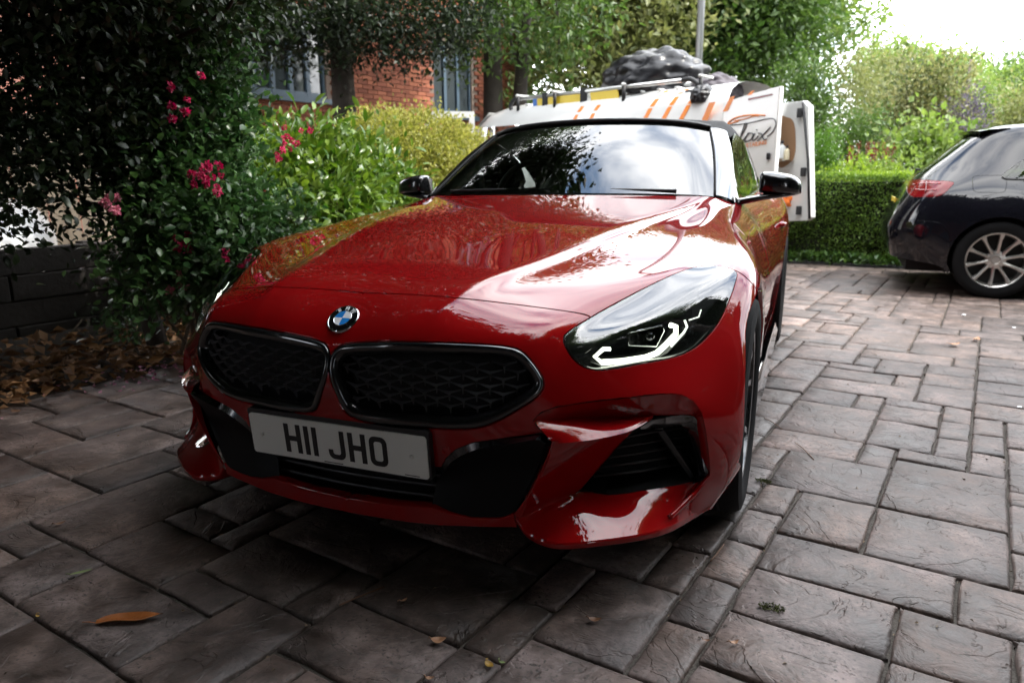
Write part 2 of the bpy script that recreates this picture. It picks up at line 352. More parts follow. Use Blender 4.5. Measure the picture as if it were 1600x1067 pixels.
def panel_mesh(surf, ov, tris, gap=.0028, lip=.016, sym=False, both=False, offset=0.0, skip=None):
    """verts, faces and normals of one panel with rolled edges; sym mirrors it, both keeps the two halves as one"""
    used = np.unique(tris); mp = -np.ones(len(ov), int); mp[used] = np.arange(len(used)); T = mp[tris]; st = ov[used]
    V = surf(st[:, 0], st[:, 1]); N = surf.normal(st[:, 0], st[:, 1])
    fn = np.cross(V[T[:, 1]]-V[T[:, 0]], V[T[:, 2]]-V[T[:, 0]])
    if (fn*N[T[:, 0]]).sum() < 0: T = T[:, ::-1]
    V = V+N*offset
    cnt = {}
    for t in T:
        for a, b in ((t[0], t[1]), (t[1], t[2]), (t[2], t[0])): cnt[(a, b)] = cnt.get((a, b), 0)+1
    bd = [(a, b) for (a, b) in cnt if (b, a) not in cnt]
    mid = lambda i: st[i, 1] < 1e-6
    bd = [(a, b) for a, b in bd if not (mid(a) and mid(b)) and not (skip is not None and skip(st[a], st[b]))]
    out = np.zeros_like(V)
    for a, b in bd:
        e = V[b]-V[a]; o = np.cross(e, N[a]+N[b]); o /= np.linalg.norm(o)+1e-12; out[a] += o; out[b] += o
    bs = sorted({i for e in bd for i in e}); V2 = list(V); N2 = list(N); F2 = [tuple(t) for t in T]; i1 = {}; i2 = {}
    for i in bs:
        o = out[i]/(np.linalg.norm(out[i])+1e-12)
        if mid(i): o[0] = 0
        V2[i] = V[i]-o*gap
        i1[i] = len(V2); V2.append(V2[i]+o*.0007-N[i]*.0008); N2.append((o+N[i])/np.linalg.norm(o+N[i]))
        i2[i] = len(V2); V2.append(V2[i]+o*.0008-N[i]*lip); N2.append(o)
    for a, b in bd: F2 += [(b, a, i1[a], i1[b]), (i1[b], i1[a], i2[a], i2[b])]
    V2, N2 = np.array(V2), np.array(N2)
    if both:
        # weld on the centre line
        c = np.abs(V2[:, 0]) < 1e-5; k = len(V2); ids = np.where(c, np.arange(k), np.cumsum(~c)-1+k)
        Vm = V2[~c]*[-1, 1, 1]; Nm = N2[~c]*[-1, 1, 1]; N2[c, 0] = 0
        F2 = F2+[tuple(ids[i] for i in f[::-1]) for f in F2]; V2 = np.vstack([V2, Vm]); N2 = np.vstack([N2, Nm])
    elif sym:
        V2 = V2*[-1, 1, 1]; N2 = N2*[-1, 1, 1]; F2 = [f[::-1] for f in F2]
    N2 = N2/(np.linalg.norm(N2, axis=1)[:, None]+1e-12)
    return V2, F2, N2

def poly_px(pts, n=8, closed=True, surf=front):
    """smooth closed outline drawn over the photograph, laid on the body surface"""
    P = cr_spline(pts, n, closed); return np.array([surf.hit(u, v) for u, v in P])
def clean(P, d=.0025):
    out = [P[0]]
    for p in P[1:]:
        if np.hypot(*(p-out[-1])) > d: out.append(p)
    if np.hypot(*(out[0]-out[-1])) < d: out.pop()
    return np.array(out)

# --- outlines measured on the photograph (right-hand side of the picture, mirrored for the other)
Z3 = lambda L: [(480+x/4, 460+y/4) for x, y in L]
KIDNEY = Z3([(132,450),(150,375),(195,325),(260,305),(400,295),(600,293),(850,300),(1100,312),(1250,326),(1335,352),(1405,420),(1462,505),(1480,562),(1450,628),(1350,702),(1200,788),(1080,833),(950,845),(800,840),(600,828),(420,808),(305,780),(240,735),(190,650),(148,545)])
LAMP = [(881,531),(890,517),(930,492),(970,470),(1010,449),(1055,428),(1085,418),(1112,415),(1135,418),(1151,427),(1148,445),(1139,470),(1125,500),(1105,526),(1082,545),(1050,558),(1000,568),(955,576),(925,577),(903,567),(888,549)]
ARCH_C, ARCH_R = np.array([.0, .338]), .368
def arch_poly():
    out = []
    for k in range(0, 181, 4):
        a = R_(-8+k*1.09); p = (ARCH_C[0]-ARCH_R*math.cos(a), ARCH_C[1]+ARCH_R*math.sin(a)); out.append(p)
    return out
def to_st_yz(y, z, surf=front, x0=.93):
    # point of the flank at given Y,Z (surface met by a ray along -X)
    l, nn, idx, d = surf.bvh.ray_cast(Vector((1.4, y, z)), Vector((-1, 0, 0)))
    if l is None: return surf.near((x0, y, z))
    i, j = divmod(idx, surf.m-1); return tuple(surf.refine((surf.gs[i]+surf.gs[i+1])/2, (surf.gt[j]+surf.gt[j+1])/2, lambda p: p, np.array(l)))
S_, T_ = front.S, front.T
P_kid = clean(poly_px(KIDNEY, 6)); P_lamp = clean(poly_px(LAMP, 6))
_a = np.array([to_st_yz(y, z) for y, z in arch_poly()])
# the arch region: everything enclosed by the arch edge and the outer border of the sheet
P_arch = np.vstack([_a, [(_a[-1][0], T_+.02), (_a[0][0], T_+.02)]])
# bonnet front shut line, headlamp, wheel arch, side shut line
_sh = [front.hit(u, v) for u, v in cr_spline([(568,457.6),(640,460),(720,466),(800,475),(870,484),(905,489.5),(921,494.5),(932,505)], 8)]
_sh = np.array(_sh); _sh = np.vstack([[(_sh[0, 0], -.02)], _sh])
_rear = [front.hit(u, v) for u, v in cr_spline([(1120,430),(1143,422),(1160,429),(1176,444),(1186,459)], 6)]
_side = [to_st_yz(y, z) for y, z in ((.0,.62),(.16,.655),(.26,.66),(.34,.70),(.45,.755),(.6,.785),(.8,.80),(1.0,.805),(1.02,.805))]
_side[-1] = (-.02, _side[-2][1])
P_bon = np.vstack([_sh, [(front.hit(1000, 500))], _rear, _side, [(-.02, -.02)]])
# openings low in the bumper
OPEN_PX = [(690,731),(697,717),(712,703),(740,692),(795,684),(846,677),(861,688),(851,715),(836,748),(818,783),(803,803),(780,809),(740,808),(706,802),(676,792)]
_o = np.array([front.hit(u, v) for u, v in OPEN_PX])
P_open = np.vstack([[(front.near((0,-.835,.335))[0], -.02)], [(front.near((.15,-.83,.335)))], _o, [front.near((.12,-.80,.222))], [(front.near((0,-.80,.22))[0], -.02)]])
CORNER_PX = [(834,657),(846,645),(870,636.5),(917,629),(990,621),(1039,616),(1064,617.5),(1083,627),(1096,645),(1102,672),(1107,710),(1109,742),(1104,752),(1080,778),(1050,806),(1047,840),(960,862),(850,862),(812,826),(803,803),(818,783),(836,748),(851,715),(861,688)]
P_corner = np.array([front.hit(u, v) for u, v in CORNER_PX])
def densify(P, d=.012):
    out = []
    for i in range(len(P)):
        a, b = P[i], P[(i+1) % len(P)]; n = max(1, int(np.hypot(*(b-a))/d)); out += [a+(b-a)*k/n for k in range(n)]
    return clean(np.array(out), .002)
POLYS = [P_arch, P_lamp, P_kid, densify(P_open), densify(P_corner), densify(P_bon)]
OV, OT, OR_ = cut_surface(front, POLYS)
# the front wing behind the wheel is the rest of the sheet on the rear side of the wheel
ctr = OV[OT].mean(1); pos = front(ctr[:, 0], ctr[:, 1]); OR_[(OR_ == -1) & (pos[:, 1] > .02)] = 6

car = empty('sports_car', (0, 0, 0), 0, 'shiny red two-seat convertible sports car with black soft top and number plate', 'car')
def panel(name, region, mat, lip=.014, both=True, **k):
    T = OT[OR_ == region]
    if both:
        V, F, N = panel_mesh(front, OV, T, lip=lip, both=True, **k); return [mesh_np(name, V, F, mat, car, normals=N)]
    r = []
    for sym in (False, True):
        V, F, N = panel_mesh(front, OV, T, lip=lip, sym=sym, **k); r.append(mesh_np(name, V, F, mat, car, normals=N))
    return r
bonnet = panel('bonnet', 5, M['red'])[0]
bumper = panel('front_bumper', -1, M['red'], lip=.03)[0]
wings = panel('front_wing', 6, M['red'], both=False, skip=lambda a, b: a[0] < 1e-6 and b[0] < 1e-6)
# ---------------------------------------------------------------- kidney grilles, lamps, bumper corners, plate, badge
def st_inset(P, w):
    """move a closed outline inwards by w on the surface"""
    P = np.asarray(P); a = np.roll(P, 1, 0); b = np.roll(P, -1, 0); t = b-a; t /= np.linalg.norm(t, axis=1)[:, None]+1e-12
    n = np.stack([-t[:, 1], t[:, 0]], 1); A = (P[:, 0]*np.roll(P[:, 1], -1)-np.roll(P[:, 0], -1)*P[:, 1]).sum()
    return P+(n if A > 0 else -n)*w
def ring_sweep(P, prof, surf=front):
    """sweep a (inset, height) profile along a closed outline: rows of points"""
    rows = []
    for w, h in prof:
        Q = st_inset(P, w)
        for _ in range(2): Q = .25*np.roll(Q, 1, 0)+.5*Q+.25*np.roll(Q, -1, 0) if w > .02 else Q
        rows.append(surf(Q[:, 0], Q[:, 1])+surf.normal(Q[:, 0], Q[:, 1])*h)
    return rows
def closed_rows(mb, rows):
    n = len(rows[0]); mb.add([p for r in rows for p in r], [(i*n+k, i*n+(k+1) % n, (i+1)*n+(k+1) % n, (i+1)*n+k) for i in range(len(rows)-1) for k in range(n)])
mir = lambda P: [np.asarray(p)*[-1, 1, 1] for p in P]
def mirrored(build):
    """run build(sign) for the two sides"""
    return [build(1), build(-1)]
class SMB(MB):
    """mesh builder with a mirror sign"""
    def __init__(s, sg): super().__init__(); s.sg = sg
    def add(s, V, F): return super().add([(v[0]*s.sg, v[1], v[2]) for v in V], F)

Pk = resample(P_kid, 150, True); Pl = resample(P_lamp, 150, True)
STUD = None
M['stud'] = simple('grille_stud_black', (.075, .075, .08), .3, spec=.8)
def kidney(sg):
    mb = SMB(sg); closed_rows(mb, ring_sweep(Pk, [(.0005,-.02),(.0008,-.002),(.003,.002),(.008,.0036),(.014,.002),(.019,-.004),(.022,-.012),(.0235,-.03),(.024,-.06)]))
    ring = mb.build('kidney_frame', M['gloss_black'], car)
    V, F, N = panel_mesh(front, OV, OT[OR_ == 2], offset=-.058, lip=.001, sym=sg < 0)
    bk = mesh_np('grille_backing', V, F, M['matt_black'], ring)
    global STUD
    if STUD is None:
        m2 = MB()
        def arm(a, b, wa, wb, da, db):   # tapered ridge from a to b, seen from the front (x right, z up, y depth)
            a, b = np.array(a, float), np.array(b, float); t = (b-a)/np.linalg.norm(b-a); n = np.array([-t[2], 0, t[0]])
            m2.add([a+n*wa, a-n*wa, a+np.array([0, -da, 0]), b+n*wb, b-n*wb, b+np.array([0, -db, 0])], [(0, 3, 5, 2), (1, 2, 5, 4), (0, 1, 4, 3), (0, 2, 1), (3, 4, 5)])
        arm((0, 0, 0), (-.029, 0, .008), .0035, .0016, .012, .002); arm((0, 0, 0), (.029, 0, .008), .0035, .0016, .012, .002); arm((0, 0, .001), (0, 0, -.021), .0035, .0014, .012, .002)
        STUD = m2.build('grille_stud', M['stud'], None, smooth=False).data
        bpy.data.objects.remove(bpy.data.objects['grille_stud'])
    inner = st_inset(Pk, .030); c3 = front(Pk[:, 0], Pk[:, 1]); x0, x1, z0, z1 = c3[:, 0].min(), c3[:, 0].max(), c3[:, 2].min(), c3[:, 2].max()
    r = 0; z = z0+.012
    while z < z1:
        x = x0+(.031 if r % 2 else 0)
        while x < x1:
            l, nn, idx, d = front.bvh.ray_cast(Vector((x, -1.2, z)), Vector((0, 1, 0)))
            if l is not None:
                i, j = divmod(idx, front.m-1); q = (front.gs[i]+front.gs[i+1])/2, (front.gt[j]+front.gt[j+1])/2
                if in_poly(np.array([q]), inner)[0]:
                    o = bpy.data.objects.new('grille_stud', STUD); COL.objects.link(o); o.parent = ring
                    n = front.normal(*q)[0]; p = np.array(l)-n*.030
                    o.location = (p[0]*sg, p[1], p[2]); o.rotation_euler = (.12, 0, math.atan2(n[0]*sg, -n[1])*.8)
            x += .062
        z += .0185; r += 1
    return ring
mirrored(kidney)

# --- headlamps
M['lamp_dark'] = simple('lamp_housing', (.010, .011, .012), .25, coat=.5)
def mat_emit(name, col, s):
    m, N, L, b = new_mat(name); setp(b, Base_Color=(.8, .8, .8), Emission_Color=col, Emission_Strength=s, Roughness=.3); return m
M['drl'] = mat_emit('running_light', (.95, 1.0, .80), 3.6)
M['drl_dim'] = mat_emit('running_light_edge', (.93, 1.0, .84), 1.6)
def lamp_pts(L, depth):
    out = []
    for u, v in L:
        q = front.hit(u, v); out.append(front(*q)[0]-front.normal(*q)[0]*depth)
    return out
def ribbon(mb, P, w, th, surf_n):
    mb.tube(P, w, 8)
def headlamp(sg):
    V, F, N = panel_mesh(front, OV, OT[OR_ == 1], gap=.0022, lip=.010, sym=sg < 0, offset=.0012)
    lens = mesh_np('headlamp', V, F, M['lens'], car, normals=N); lens['label'] = 'lit headlamp with clear lens and angular white running lights'
    mb = SMB(sg); closed_rows(mb, ring_sweep(Pl, [(.0015,-.002),(.006,-.006),(.012,-.022),(.02,-.055),(.03,-.085)]))
    mb.build('lamp_housing', M['lamp_dark'], lens)
    rg = ring_sweep(Pl, [(.03,-.085)])[0]; cc = rg.mean(0); mb = SMB(sg); closed_rows(mb, [rg, cc+(rg-cc)*.66, cc+(rg-cc)*.33, cc+(rg-cc)*.02]); mb.build('lamp_back', M['lamp_dark'], lens)
    z = lambda L: [(860+x/5, 400+y/5) for x, y in L]
    def guide(path, depth, r, mat, name, n=5):
        m2 = SMB(sg); m2.tube(cr_spline(lamp_pts(path, depth), n) if n > 1 else lamp_pts(path, depth), r, 8); return m2.build(name, mat, lens)
    guide(z([(505,712),(450,708),(380,775),(440,820)]), .024, .0050, M['drl'], 'running_light', 1)
    guide(z([(440,820),(600,808),(790,775),(880,740),(960,668),(1030,590),(1030,530),(985,515)]), .024, .0070, M['drl'], 'running_light', 1)
    guide(z([(985,690),(1085,580),(1110,535),(1090,480)]), .020, .0030, M['drl_dim'], 'light_guide', 1)
    guide(z([(1130,478),(1205,452),(1222,396)]), .022, .0018, M['drl_dim'], 'light_guide', 1)
    # projector box: chrome edged frame with dark lens
    fr = lamp_pts(z([(640,540),(925,505),(948,560),(885,688),(665,678)]), .03)
    m2 = SMB(sg); m2.tube(fr, .0028, 6, closed=True); box = m2.build('projector_frame', M['chrome'], lens)
    c = np.mean(fr, 0); bk = [p*.75+c*.25+np.array([-.02*0, .05, -.01]) for p in fr]
    m2 = SMB(sg); n = len(fr); m2.add(list(fr)+bk, [(i, (i+1) % n, n+(i+1) % n, n+i) for i in range(n)]+[tuple(range(n, 2*n))]); m2.build('projector_box', M['lamp_dark'], lens, smooth=False)
    ax = Vector(front.normal(*front.hit(1018, 520))[0])
    m2 = MB(); m2.lathe([(r, h) for r, h in ((.0001, .016), (.008, .0145), (.016, .010), (.021, .003), (.022, -.004))], 'Z', 24)
    o = m2.build('projector_lens', M['chrome_dark'], lens); o.rotation_euler = Vector((ax.x*sg, ax.y, ax.z)).to_track_quat('Z', 'Y').to_euler(); cc = c+np.array([0, .035, -.01]); o.location = (cc[0]*sg, cc[1], cc[2])
    fr2 = lamp_pts(z([(235,668),(345,632),(350,690),(300,740),(245,720)]), .028)
    m2 = SMB(sg); m2.tube(fr2, .0016, 6, closed=True); m2.build('reflector_frame', M['chrome_dark'], lens)
    # shelf bridging the projector and the running light, seen dark behind the lens
    a = lamp_pts(z([(300,620),(640,545),(960,500),(1100,470)]), .034); b = lamp_pts(z([(420,520),(720,400),(1000,330),(1150,330)]), .06)
    m2 = SMB(sg); m2.grid([a, b]); m2.build('lamp_shelf', M['lamp_shelf'], lens)
    a = lamp_pts(z([(300,800),(440,850),(800,815),(960,740),(1100,600),(1140,500)]), .024); b = lamp_pts(z([(360,740),(470,770),(760,735),(890,690),(1000,600),(1050,480)]), .05)
    m2 = SMB(sg); m2.grid([a, b]); m2.build('lamp_shelf', M['lamp_shelf'], lens)
    return lens
M['chrome_dark'] = simple('smoked_chrome', (.18, .18, .19), .12, metal=1)
M['lamp_shelf'] = simple('lamp_bezel', (.035, .036, .038), .22, metal=.6)
mirrored(headlamp)

# --- bumper corners : brow, blade, outer intake, winglet
def B(L): return [at(u, v, 'Y', y) for u, v, y in L]
def onb(L, off=0.0):
    out = []
    for u, v in L:
        q = front.hit(u, v); out.append(front(*q)[0]+front.normal(*q)[0]*off)
    return out
def loft(mb, rows, n=28, m=8):
    """smooth sheet through rows of points (each row resampled)"""
    R = [resample(cr_spline(r, 8), n) for r in rows]
    cols = [cr_spline([R[i][k] for i in range(len(R))], m) if len(R) > 2 else np.linspace(R[0][k], R[1][k], m+1) for k in range(n)]
    mb.grid(cols)
M['block'] = simple('dark_moulding', (.004, .004, .0045), .5, spec=.15)
UB = [(834,657),(846,645),(870,636.5),(917,629),(990,621),(1039,616),(1064,617.5),(1083,627),(1096,645),(1102,672),(1107,710),(1109,742)]
LB = [(834,658,-.756),(893,652,-.685),(942,651,-.62),(990,650,-.575),(1022,649,-.545),(1064,649,-.50),(1083,650,-.48),(1094,662,-.465),(1101,690,-.452),(1105,720,-.45),(1106,740,-.455)]
FE = [(863,692,-.756),(893,691,-.737),(942,684,-.69),(988,672,-.632),(1020,653,-.56)]
EDGE = [(861,688),(851,715),(836,748),(818,783),(803,803)]
def corner(sg):
    res = []
    mb = SMB(sg); loft(mb, [onb(UB), B(LB)], 48, 5); o = mb.build('bumper_brow', M['red'], bumper); res.append(o)
    mb = SMB(sg); a_, b_ = [np.array(p) for p in B(LB[:5])], [np.array(p) for p in B(FE)]; loft(mb, [a_, [p*.5+q*.5+[0, -.004, .004] for p, q in zip(a_, b_)], b_], 30, 8); mb.build('blade_top', M['red'], bumper)
    L = B([(865,690,-.757),(857,718,-.758),(842,751,-.757),(825,786,-.752),(812,812,-.748)])
    mb = SMB(sg); loft(mb, [onb(EDGE), B([(863,689,-.764),(854,716,-.764),(839,749,-.763),(821,784,-.758),(806,806,-.752)]), L], 30, 6); mb.build('blade_edge', M['red'], bumper)
    mb = SMB(sg); loft(mb, [L, B([(928,686,-.70),(905,715,-.70),(882,745,-.70),(866,778,-.70),(858,795,-.705)]), B([(990,671,-.628),(963,701,-.625),(936,732,-.63),(908,763,-.64),(895,775,-.65)])], 30, 10); mb.build('blade_face', M['red'], bumper)
    # winglet
    W0 = [(806,806,-.752),(824,830,-.752),(856,845,-.766),(893,847,-.752),(960,840,-.70),(1015,831,-.64),(1050,820,-.575),(1085,800,-.47),(1112,783,-.40)]
    W1 = [(808,804,-.75),(838,817,-.745),(878,815,-.735),(915,812,-.71),(965,806,-.665),(1015,799,-.61),(1048,798,-.56),(1082,784,-.48),(1110,775,-.41)]
    W2 = [(812,801,-.748),(858,785,-.705),(895,772,-.655),(915,768,-.632),(955,773,-.595),(1000,767,-.555),(1045,760,-.515),(1085,752,-.475),(1105,745,-.45)]
    a_, b_ = [np.array(p) for p in B(W0)], [np.array(p) for p in B(W2)]; mb = SMB(sg); loft(mb, [a_, [p*.62+q*.38+[0, 0, .002] for p, q in zip(a_, b_)], [p*.22+q*.78+[0, 0, .001] for p, q in zip(a_, b_)], b_], 44, 6)
    w0 = [np.array(p) for p in B(W0)]; mb2 = SMB(sg)
    loft(mb2, [w0, [p+[0, -.002, -.008] for p in w0], [p+[-.002, .012, -.022] for p in w0], [p+[-.03, .10, -.024] for p in w0]], 44, 4)
    wl = mb.build('winglet', M['red'], bumper); mb2.build('winglet_edge', M['red'], wl)
    # raised outer ridge of the winglet
    rd = B([(1107,742,-.452),(1090,765,-.475),(1066,789,-.52),(1046,808,-.57)]); mb = SMB(sg); mb.tube(cr_spline(rd, 6), [.007]*13+[.007]*6, 8); mb.build('winglet_ridge', M['red'], wl)
    # outer intake: walls, backing, frame, slats, fin
    I = [(990,671,-.625),(1015,658,-.562),(1064,649,-.50),(1083,650,-.48),(1094,662,-.465),(1104,697,-.452),(1107,736,-.455),(1103,746,-.46),(1081,756,-.485),(1039,761,-.52),(990,768,-.565),(947,773,-.60),(908,764,-.638)]
    o3 = [np.array(p) for p in B(I)]; n = len(o3); back = [p+np.array([-.03, .13, 0]) for p in o3]
    mb = SMB(sg); mb.add(o3+back, [(i, (i+1) % n, n+(i+1) % n, n+i) for i in range(n)]+[tuple(range(n, 2*n))]); it = mb.build('side_intake', M['matt_black'], bumper, smooth=False)
    fo = B([(1000,668,-.60),(1018,657,-.56),(1064,648,-.503),(1084,650,-.483),(1096,665,-.467),(1104,697,-.455),(1107,736,-.457),(1102,748,-.463),(1083,756,-.488)])
    fi = B([(1004,671,-.575),(1026,669,-.53),(1062,668,-.475),(1072,674,-.46),(1078,685,-.45),(1085,710,-.44),(1090,738,-.44),(1088,745,-.445),(1081,751,-.47)])
    fd = [np.array(p)+[-.01, .05, 0] for p in fi]
    mb = SMB(sg); mb.grid([fo, [np.array(a)*.6+np.array(b)*.4+[0, -.004, 0] for a, b in zip(fo, fi)], fi, fd]); mb.build('intake_frame', M['gloss_black'], it, auto=.5)
    fa = B([(1022,668,-.50),(1034,667,-.49),(1088,748,-.44),(1082,752,-.45)]); fb = [np.array(p)+[0, .05, 0] for p in fa]
    mb = SMB(sg); mb.add(list(fa)+fb, [(0, 1, 2, 3), (0, 4, 5, 1), (1, 5, 6, 2), (2, 6, 7, 3), (3, 7, 4, 0)]); mb.build('intake_fin', M['satin_black'], it, smooth=False)
    for k in range(7):
        z = .29+k*.025; t = k/6; x0 = .60+.085*t; mb = SMB(sg); mb.tube([(x0, -.60+.03*t, z), (.70, -.53, z), (.80, -.43, z)], .004, 6); mb.build('intake_slat', M['satin_black'], it)
    # gloss block beside the plate
    top = onb([(690,731),(697,717),(712,703),(740,692),(795,684),(846,677),(860,687)], -.002)
    tf = B([(696,733,-.79),(704,722,-.795),(722,711,-.80),(745,702,-.80),(795,694,-.795),(838,687,-.785),(851,693,-.765)])
    mid = B([(684,750,-.765),(692,745,-.765),(712,742,-.765),(742,740,-.765),(786,738,-.755),(826,735,-.745),(843,722,-.745)])
    bot = B([(674,792,-.775),(690,797,-.775),(706,802,-.775),(738,807,-.77),(768,808,-.765),(790,806,-.76),(808,795,-.75)])
    mb = SMB(sg); mb.grid([resample(top, 24), resample(tf, 24)]); bl = mb.build('intake_block', M['gloss_black'], bumper)
    mb = SMB(sg); loft(mb, [tf, mid, bot], 24, 6); mb.build('block_face', M['block'], bl)
    # parking sensor
    q = front.hit(698, 704); p = front(*q)[0]; nn = Vector(front.normal(*q)[0]*[sg, 1, 1]); m2 = MB(); m2.lathe([(.0105, -.003), (.0105, .0006), (.0095, .0012), (.0001, .0012)], 'Z', 20)
    s = m2.build('parking_sensor', M['red'], bumper); s.location = (p[0]*sg, p[1], p[2]); s.rotation_euler = nn.to_track_quat('Z', 'Y').to_euler()
    return res
mirrored(corner)
# dark space behind the nose and the central lower intake
mb = MB(); mb.box((0, -.62, .29), (.44, .05, .11)); mb.box((0, -.50, .52), (.42, .12, .10)); mb.build('intake_backing', M['matt_black'], bumper, smooth=False)
for k in range(4):
    z = .235+k*.03; mb = MB(); mb.tube(cr_spline([(-.30, -.735, z), (0, -.755, z), (.30, -.735, z)], 6), .006, 8); mb.build('intake_slat', M['satin_black'], bumper)
mb = MB(); mb.grid([[(-.42,-.73,.20),(-.2,-.765,.20),(0,-.775,.2),(.2,-.765,.20),(.42,-.73,.20)],[(-.42,-.5,.16),(-.2,-.5,.16),(0,-.5,.16),(.2,-.5,.16),(.42,-.5,.16)]]); mb.build('lip_floor', M['matt_black'], bumper)

# --- number plate H11 JHO
M['plate_white'] = simple('plate_white', (.74, .74, .69), .35, coat=.4)
M['plate_black'] = simple('plate_black', (.008, .008, .009), .4)
plate_o = empty('number_plate', (0, 0, 0)); plate_o.parent = car; plate_o['label'] = 'white front number plate reading H11 JHO'
TILT = -.10; PC = Vector((0, -.8345, .3745)); plate_o.location = PC; plate_o.rotation_euler = (-TILT, 0, 0)
def rrect(w, h, r, n=5):
    out = []
    for cx, cz, a0 in ((w/2-r, h/2-r, 0), (-w/2+r, h/2-r, 90), (-w/2+r, -h/2+r, 180), (w/2-r, -h/2+r, 270)):
        for k in range(n+1): a = R_(a0+90*k/n); out.append((cx+r*math.cos(a), cz+r*math.sin(a)))
    return out
def slab(name, pts, y0, y1, mat, parent, bevel=0):
    n = len(pts); mb = MB(); mb.add([(x, y0, z) for x, z in pts]+[(x, y1, z) for x, z in pts], [tuple(range(n)), tuple(range(2*n-1, n-1, -1))]+[(i, n+i, n+(i+1) % n, (i+1) % n) for i in range(n)])
    return mb.build(name, mat, parent, smooth=False, bevel=bevel)
slab('plate_holder', [(x, z+.004) for x, z in rrect(.532, .128, .010)], .004, .022, M['satin_black'], plate_o)
pl = slab('plate', rrect(.52, .111, .008), .0, .0045, M['plate_white'], plate_o)
def glyph(ch, x):
    h, s = .079, .0135; mb = MB(); y = (-.0011, .0006)
    def bar(x0, z0, x1, z1): mb.box(((x0+x1)/2, sum(y)/2, (z0+z1)/2), (abs(x1-x0)/2, (y[1]-y[0])/2, abs(z1-z0)/2))
    def arc_ring(outer, inner):
        n = len(outer); mb.add([(a, y[0], b) for a, b in outer]+[(a, y[0], b) for a, b in inner], [(i, (i+1) % n, n+(i+1) % n, n+i) for i in range(n)])
    w = {'H': .050, '1': s, 'J': .050, 'O': .050}[ch]
    if ch == 'H': bar(x, -h/2, x+s, h/2); bar(x+w-s, -h/2, x+w, h/2); bar(x+s, -s/2, x+w-s, s/2)
    elif ch == '1': bar(x, -h/2, x+s, h/2)
    elif ch == 'O': arc_ring([(a+x+w/2, b) for a, b in rrect(w, h, .017)], [(a+x+w/2, b) for a, b in rrect(w-2*s, h-2*s, .007)])
    elif ch == 'J':
        o = [(a+x+w/2, b) for a, b in rrect(w, h, .017)]; i_ = [(a+x+w/2, b) for a, b in rrect(w-2*s, h-2*s, .007)]
        idx = [k for k, p in enumerate(o) if p[1] < -h/2+.0175]; oo = [o[k] for k in idx]; ii = [i_[k] for k in idx]
        oo = [(x, -h/2+.026)]+oo+[(x+w, h/2)]; ii = [(x+s, -h/2+.026)]+ii+[(x+w-s, h/2)]; n = len(oo)
        mb.add([(a, y[0], b) for a, b in oo]+[(a, y[0], b) for a, b in ii], [(k, k+1, n+k+1, n+k) for k in range(n-1)])
    mb.build('plate_letter', M['plate_black'], pl, smooth=False); return w
xx = -.152
for ch in 'H11 JHO':
    if ch == ' ': xx += .022; continue
    xx += glyph(ch, xx)+.011
for sx in (-1, 1):
    mb = MB(); mb.lathe([(.0001, .0055), (.003, .005), (.0052, .003), (.0055, 0)], 'Y', 16); o = mb.build('plate_screw', M['plate_white'], pl); o.location = (sx*.222-.003, -.0002, .0); o.rotation_euler = (0, 0, math.pi)
mb = MB(); mb.box((-.01, -.0004, -.051), (.028, .0005, .0009)); mb.build('plate_small_print', M['plate_black'], pl, smooth=False)
mb = MB(); mb.box((.215, -.0004, -.051), (.020, .0005, .0009)); mb.build('plate_small_print', M['plate_black'], pl, smooth=False)

# --- roundel badge
M['badge_blue'] = simple('badge_blue', (.02, .22, .62), .2, coat=1); M['badge_white'] = simple('badge_white', (.78, .79, .80), .2, coat=1)
bq = front.hit(538, 499); bp = front(*bq)[0]; bn = front.normal(*bq)[0]; bn[0] = 0
badge = empty('badge', (0, bp[1], bp[2])); badge.parent = car; badge['label'] = 'round blue and white quartered badge with black ring'
badge.rotation_euler = (math.atan2(-bn[1], bn[2]), 0, 0)
mb = MB(); mb.lathe([(.0425, -.006), (.0425, .002), (.041, .0042), (.0385, .0048), (.0378, .0038)], 'Z', 56); mb.build('badge_rim', M['chrome'], badge)
mb = MB(); mb.lathe([(.0380, .0036), (.0240, .0052)], 'Z', 56); mb.build('badge_ring', M['gloss_black'], badge)
mb = MB(); mb.lathe([(.0245, .0050), (.0240, .0060), (.0228, .0060), (.0225, .0054)], 'Z', 48); mb.build('badge_inner_rim', M['chrome'], badge)
for k in range(4):
    mb = MB(); pts = [(0, 0, .0062)]+[(.0226*math.cos(R_(k*90+a*9)), .0226*math.sin(R_(k*90+a*9)), .0054) for a in range(11)]
    mb.add(pts, [(0, i, i+1) for i in range(1, 11)]); mb.build('badge_quarter', M['badge_blue' if k % 2 else 'badge_white'], badge, recalc=False)
def text_mesh(txt, size, ext=0.0, shear=0, font_bold=0.0):
    cu = bpy.data.curves.new('t', 'FONT'); cu.body = txt; cu.size = size; cu.extrude = ext; cu.align_x = 'CENTER'; cu.align_y = 'CENTER'; cu.shear = shear; cu.offset = font_bold
    o = bpy.data.objects.new('t', cu); COL.objects.link(o); dg = bpy.context.evaluated_depsgraph_get(); me = bpy.data.meshes.new_from_object(o.evaluated_get(dg)); bpy.data.objects.remove(o); return me
for ch, a in (('B', 40), ('M', 0), ('W', -40)):
    o = link_mesh('badge_letter', text_mesh(ch, .015, .0003, font_bold=.0004), M['badge_white'], badge); o.location = (-.0308*math.sin(R_(a)), .0308*math.cos(R_(a)), .0052); o.rotation_euler = (0, 0, R_(a))
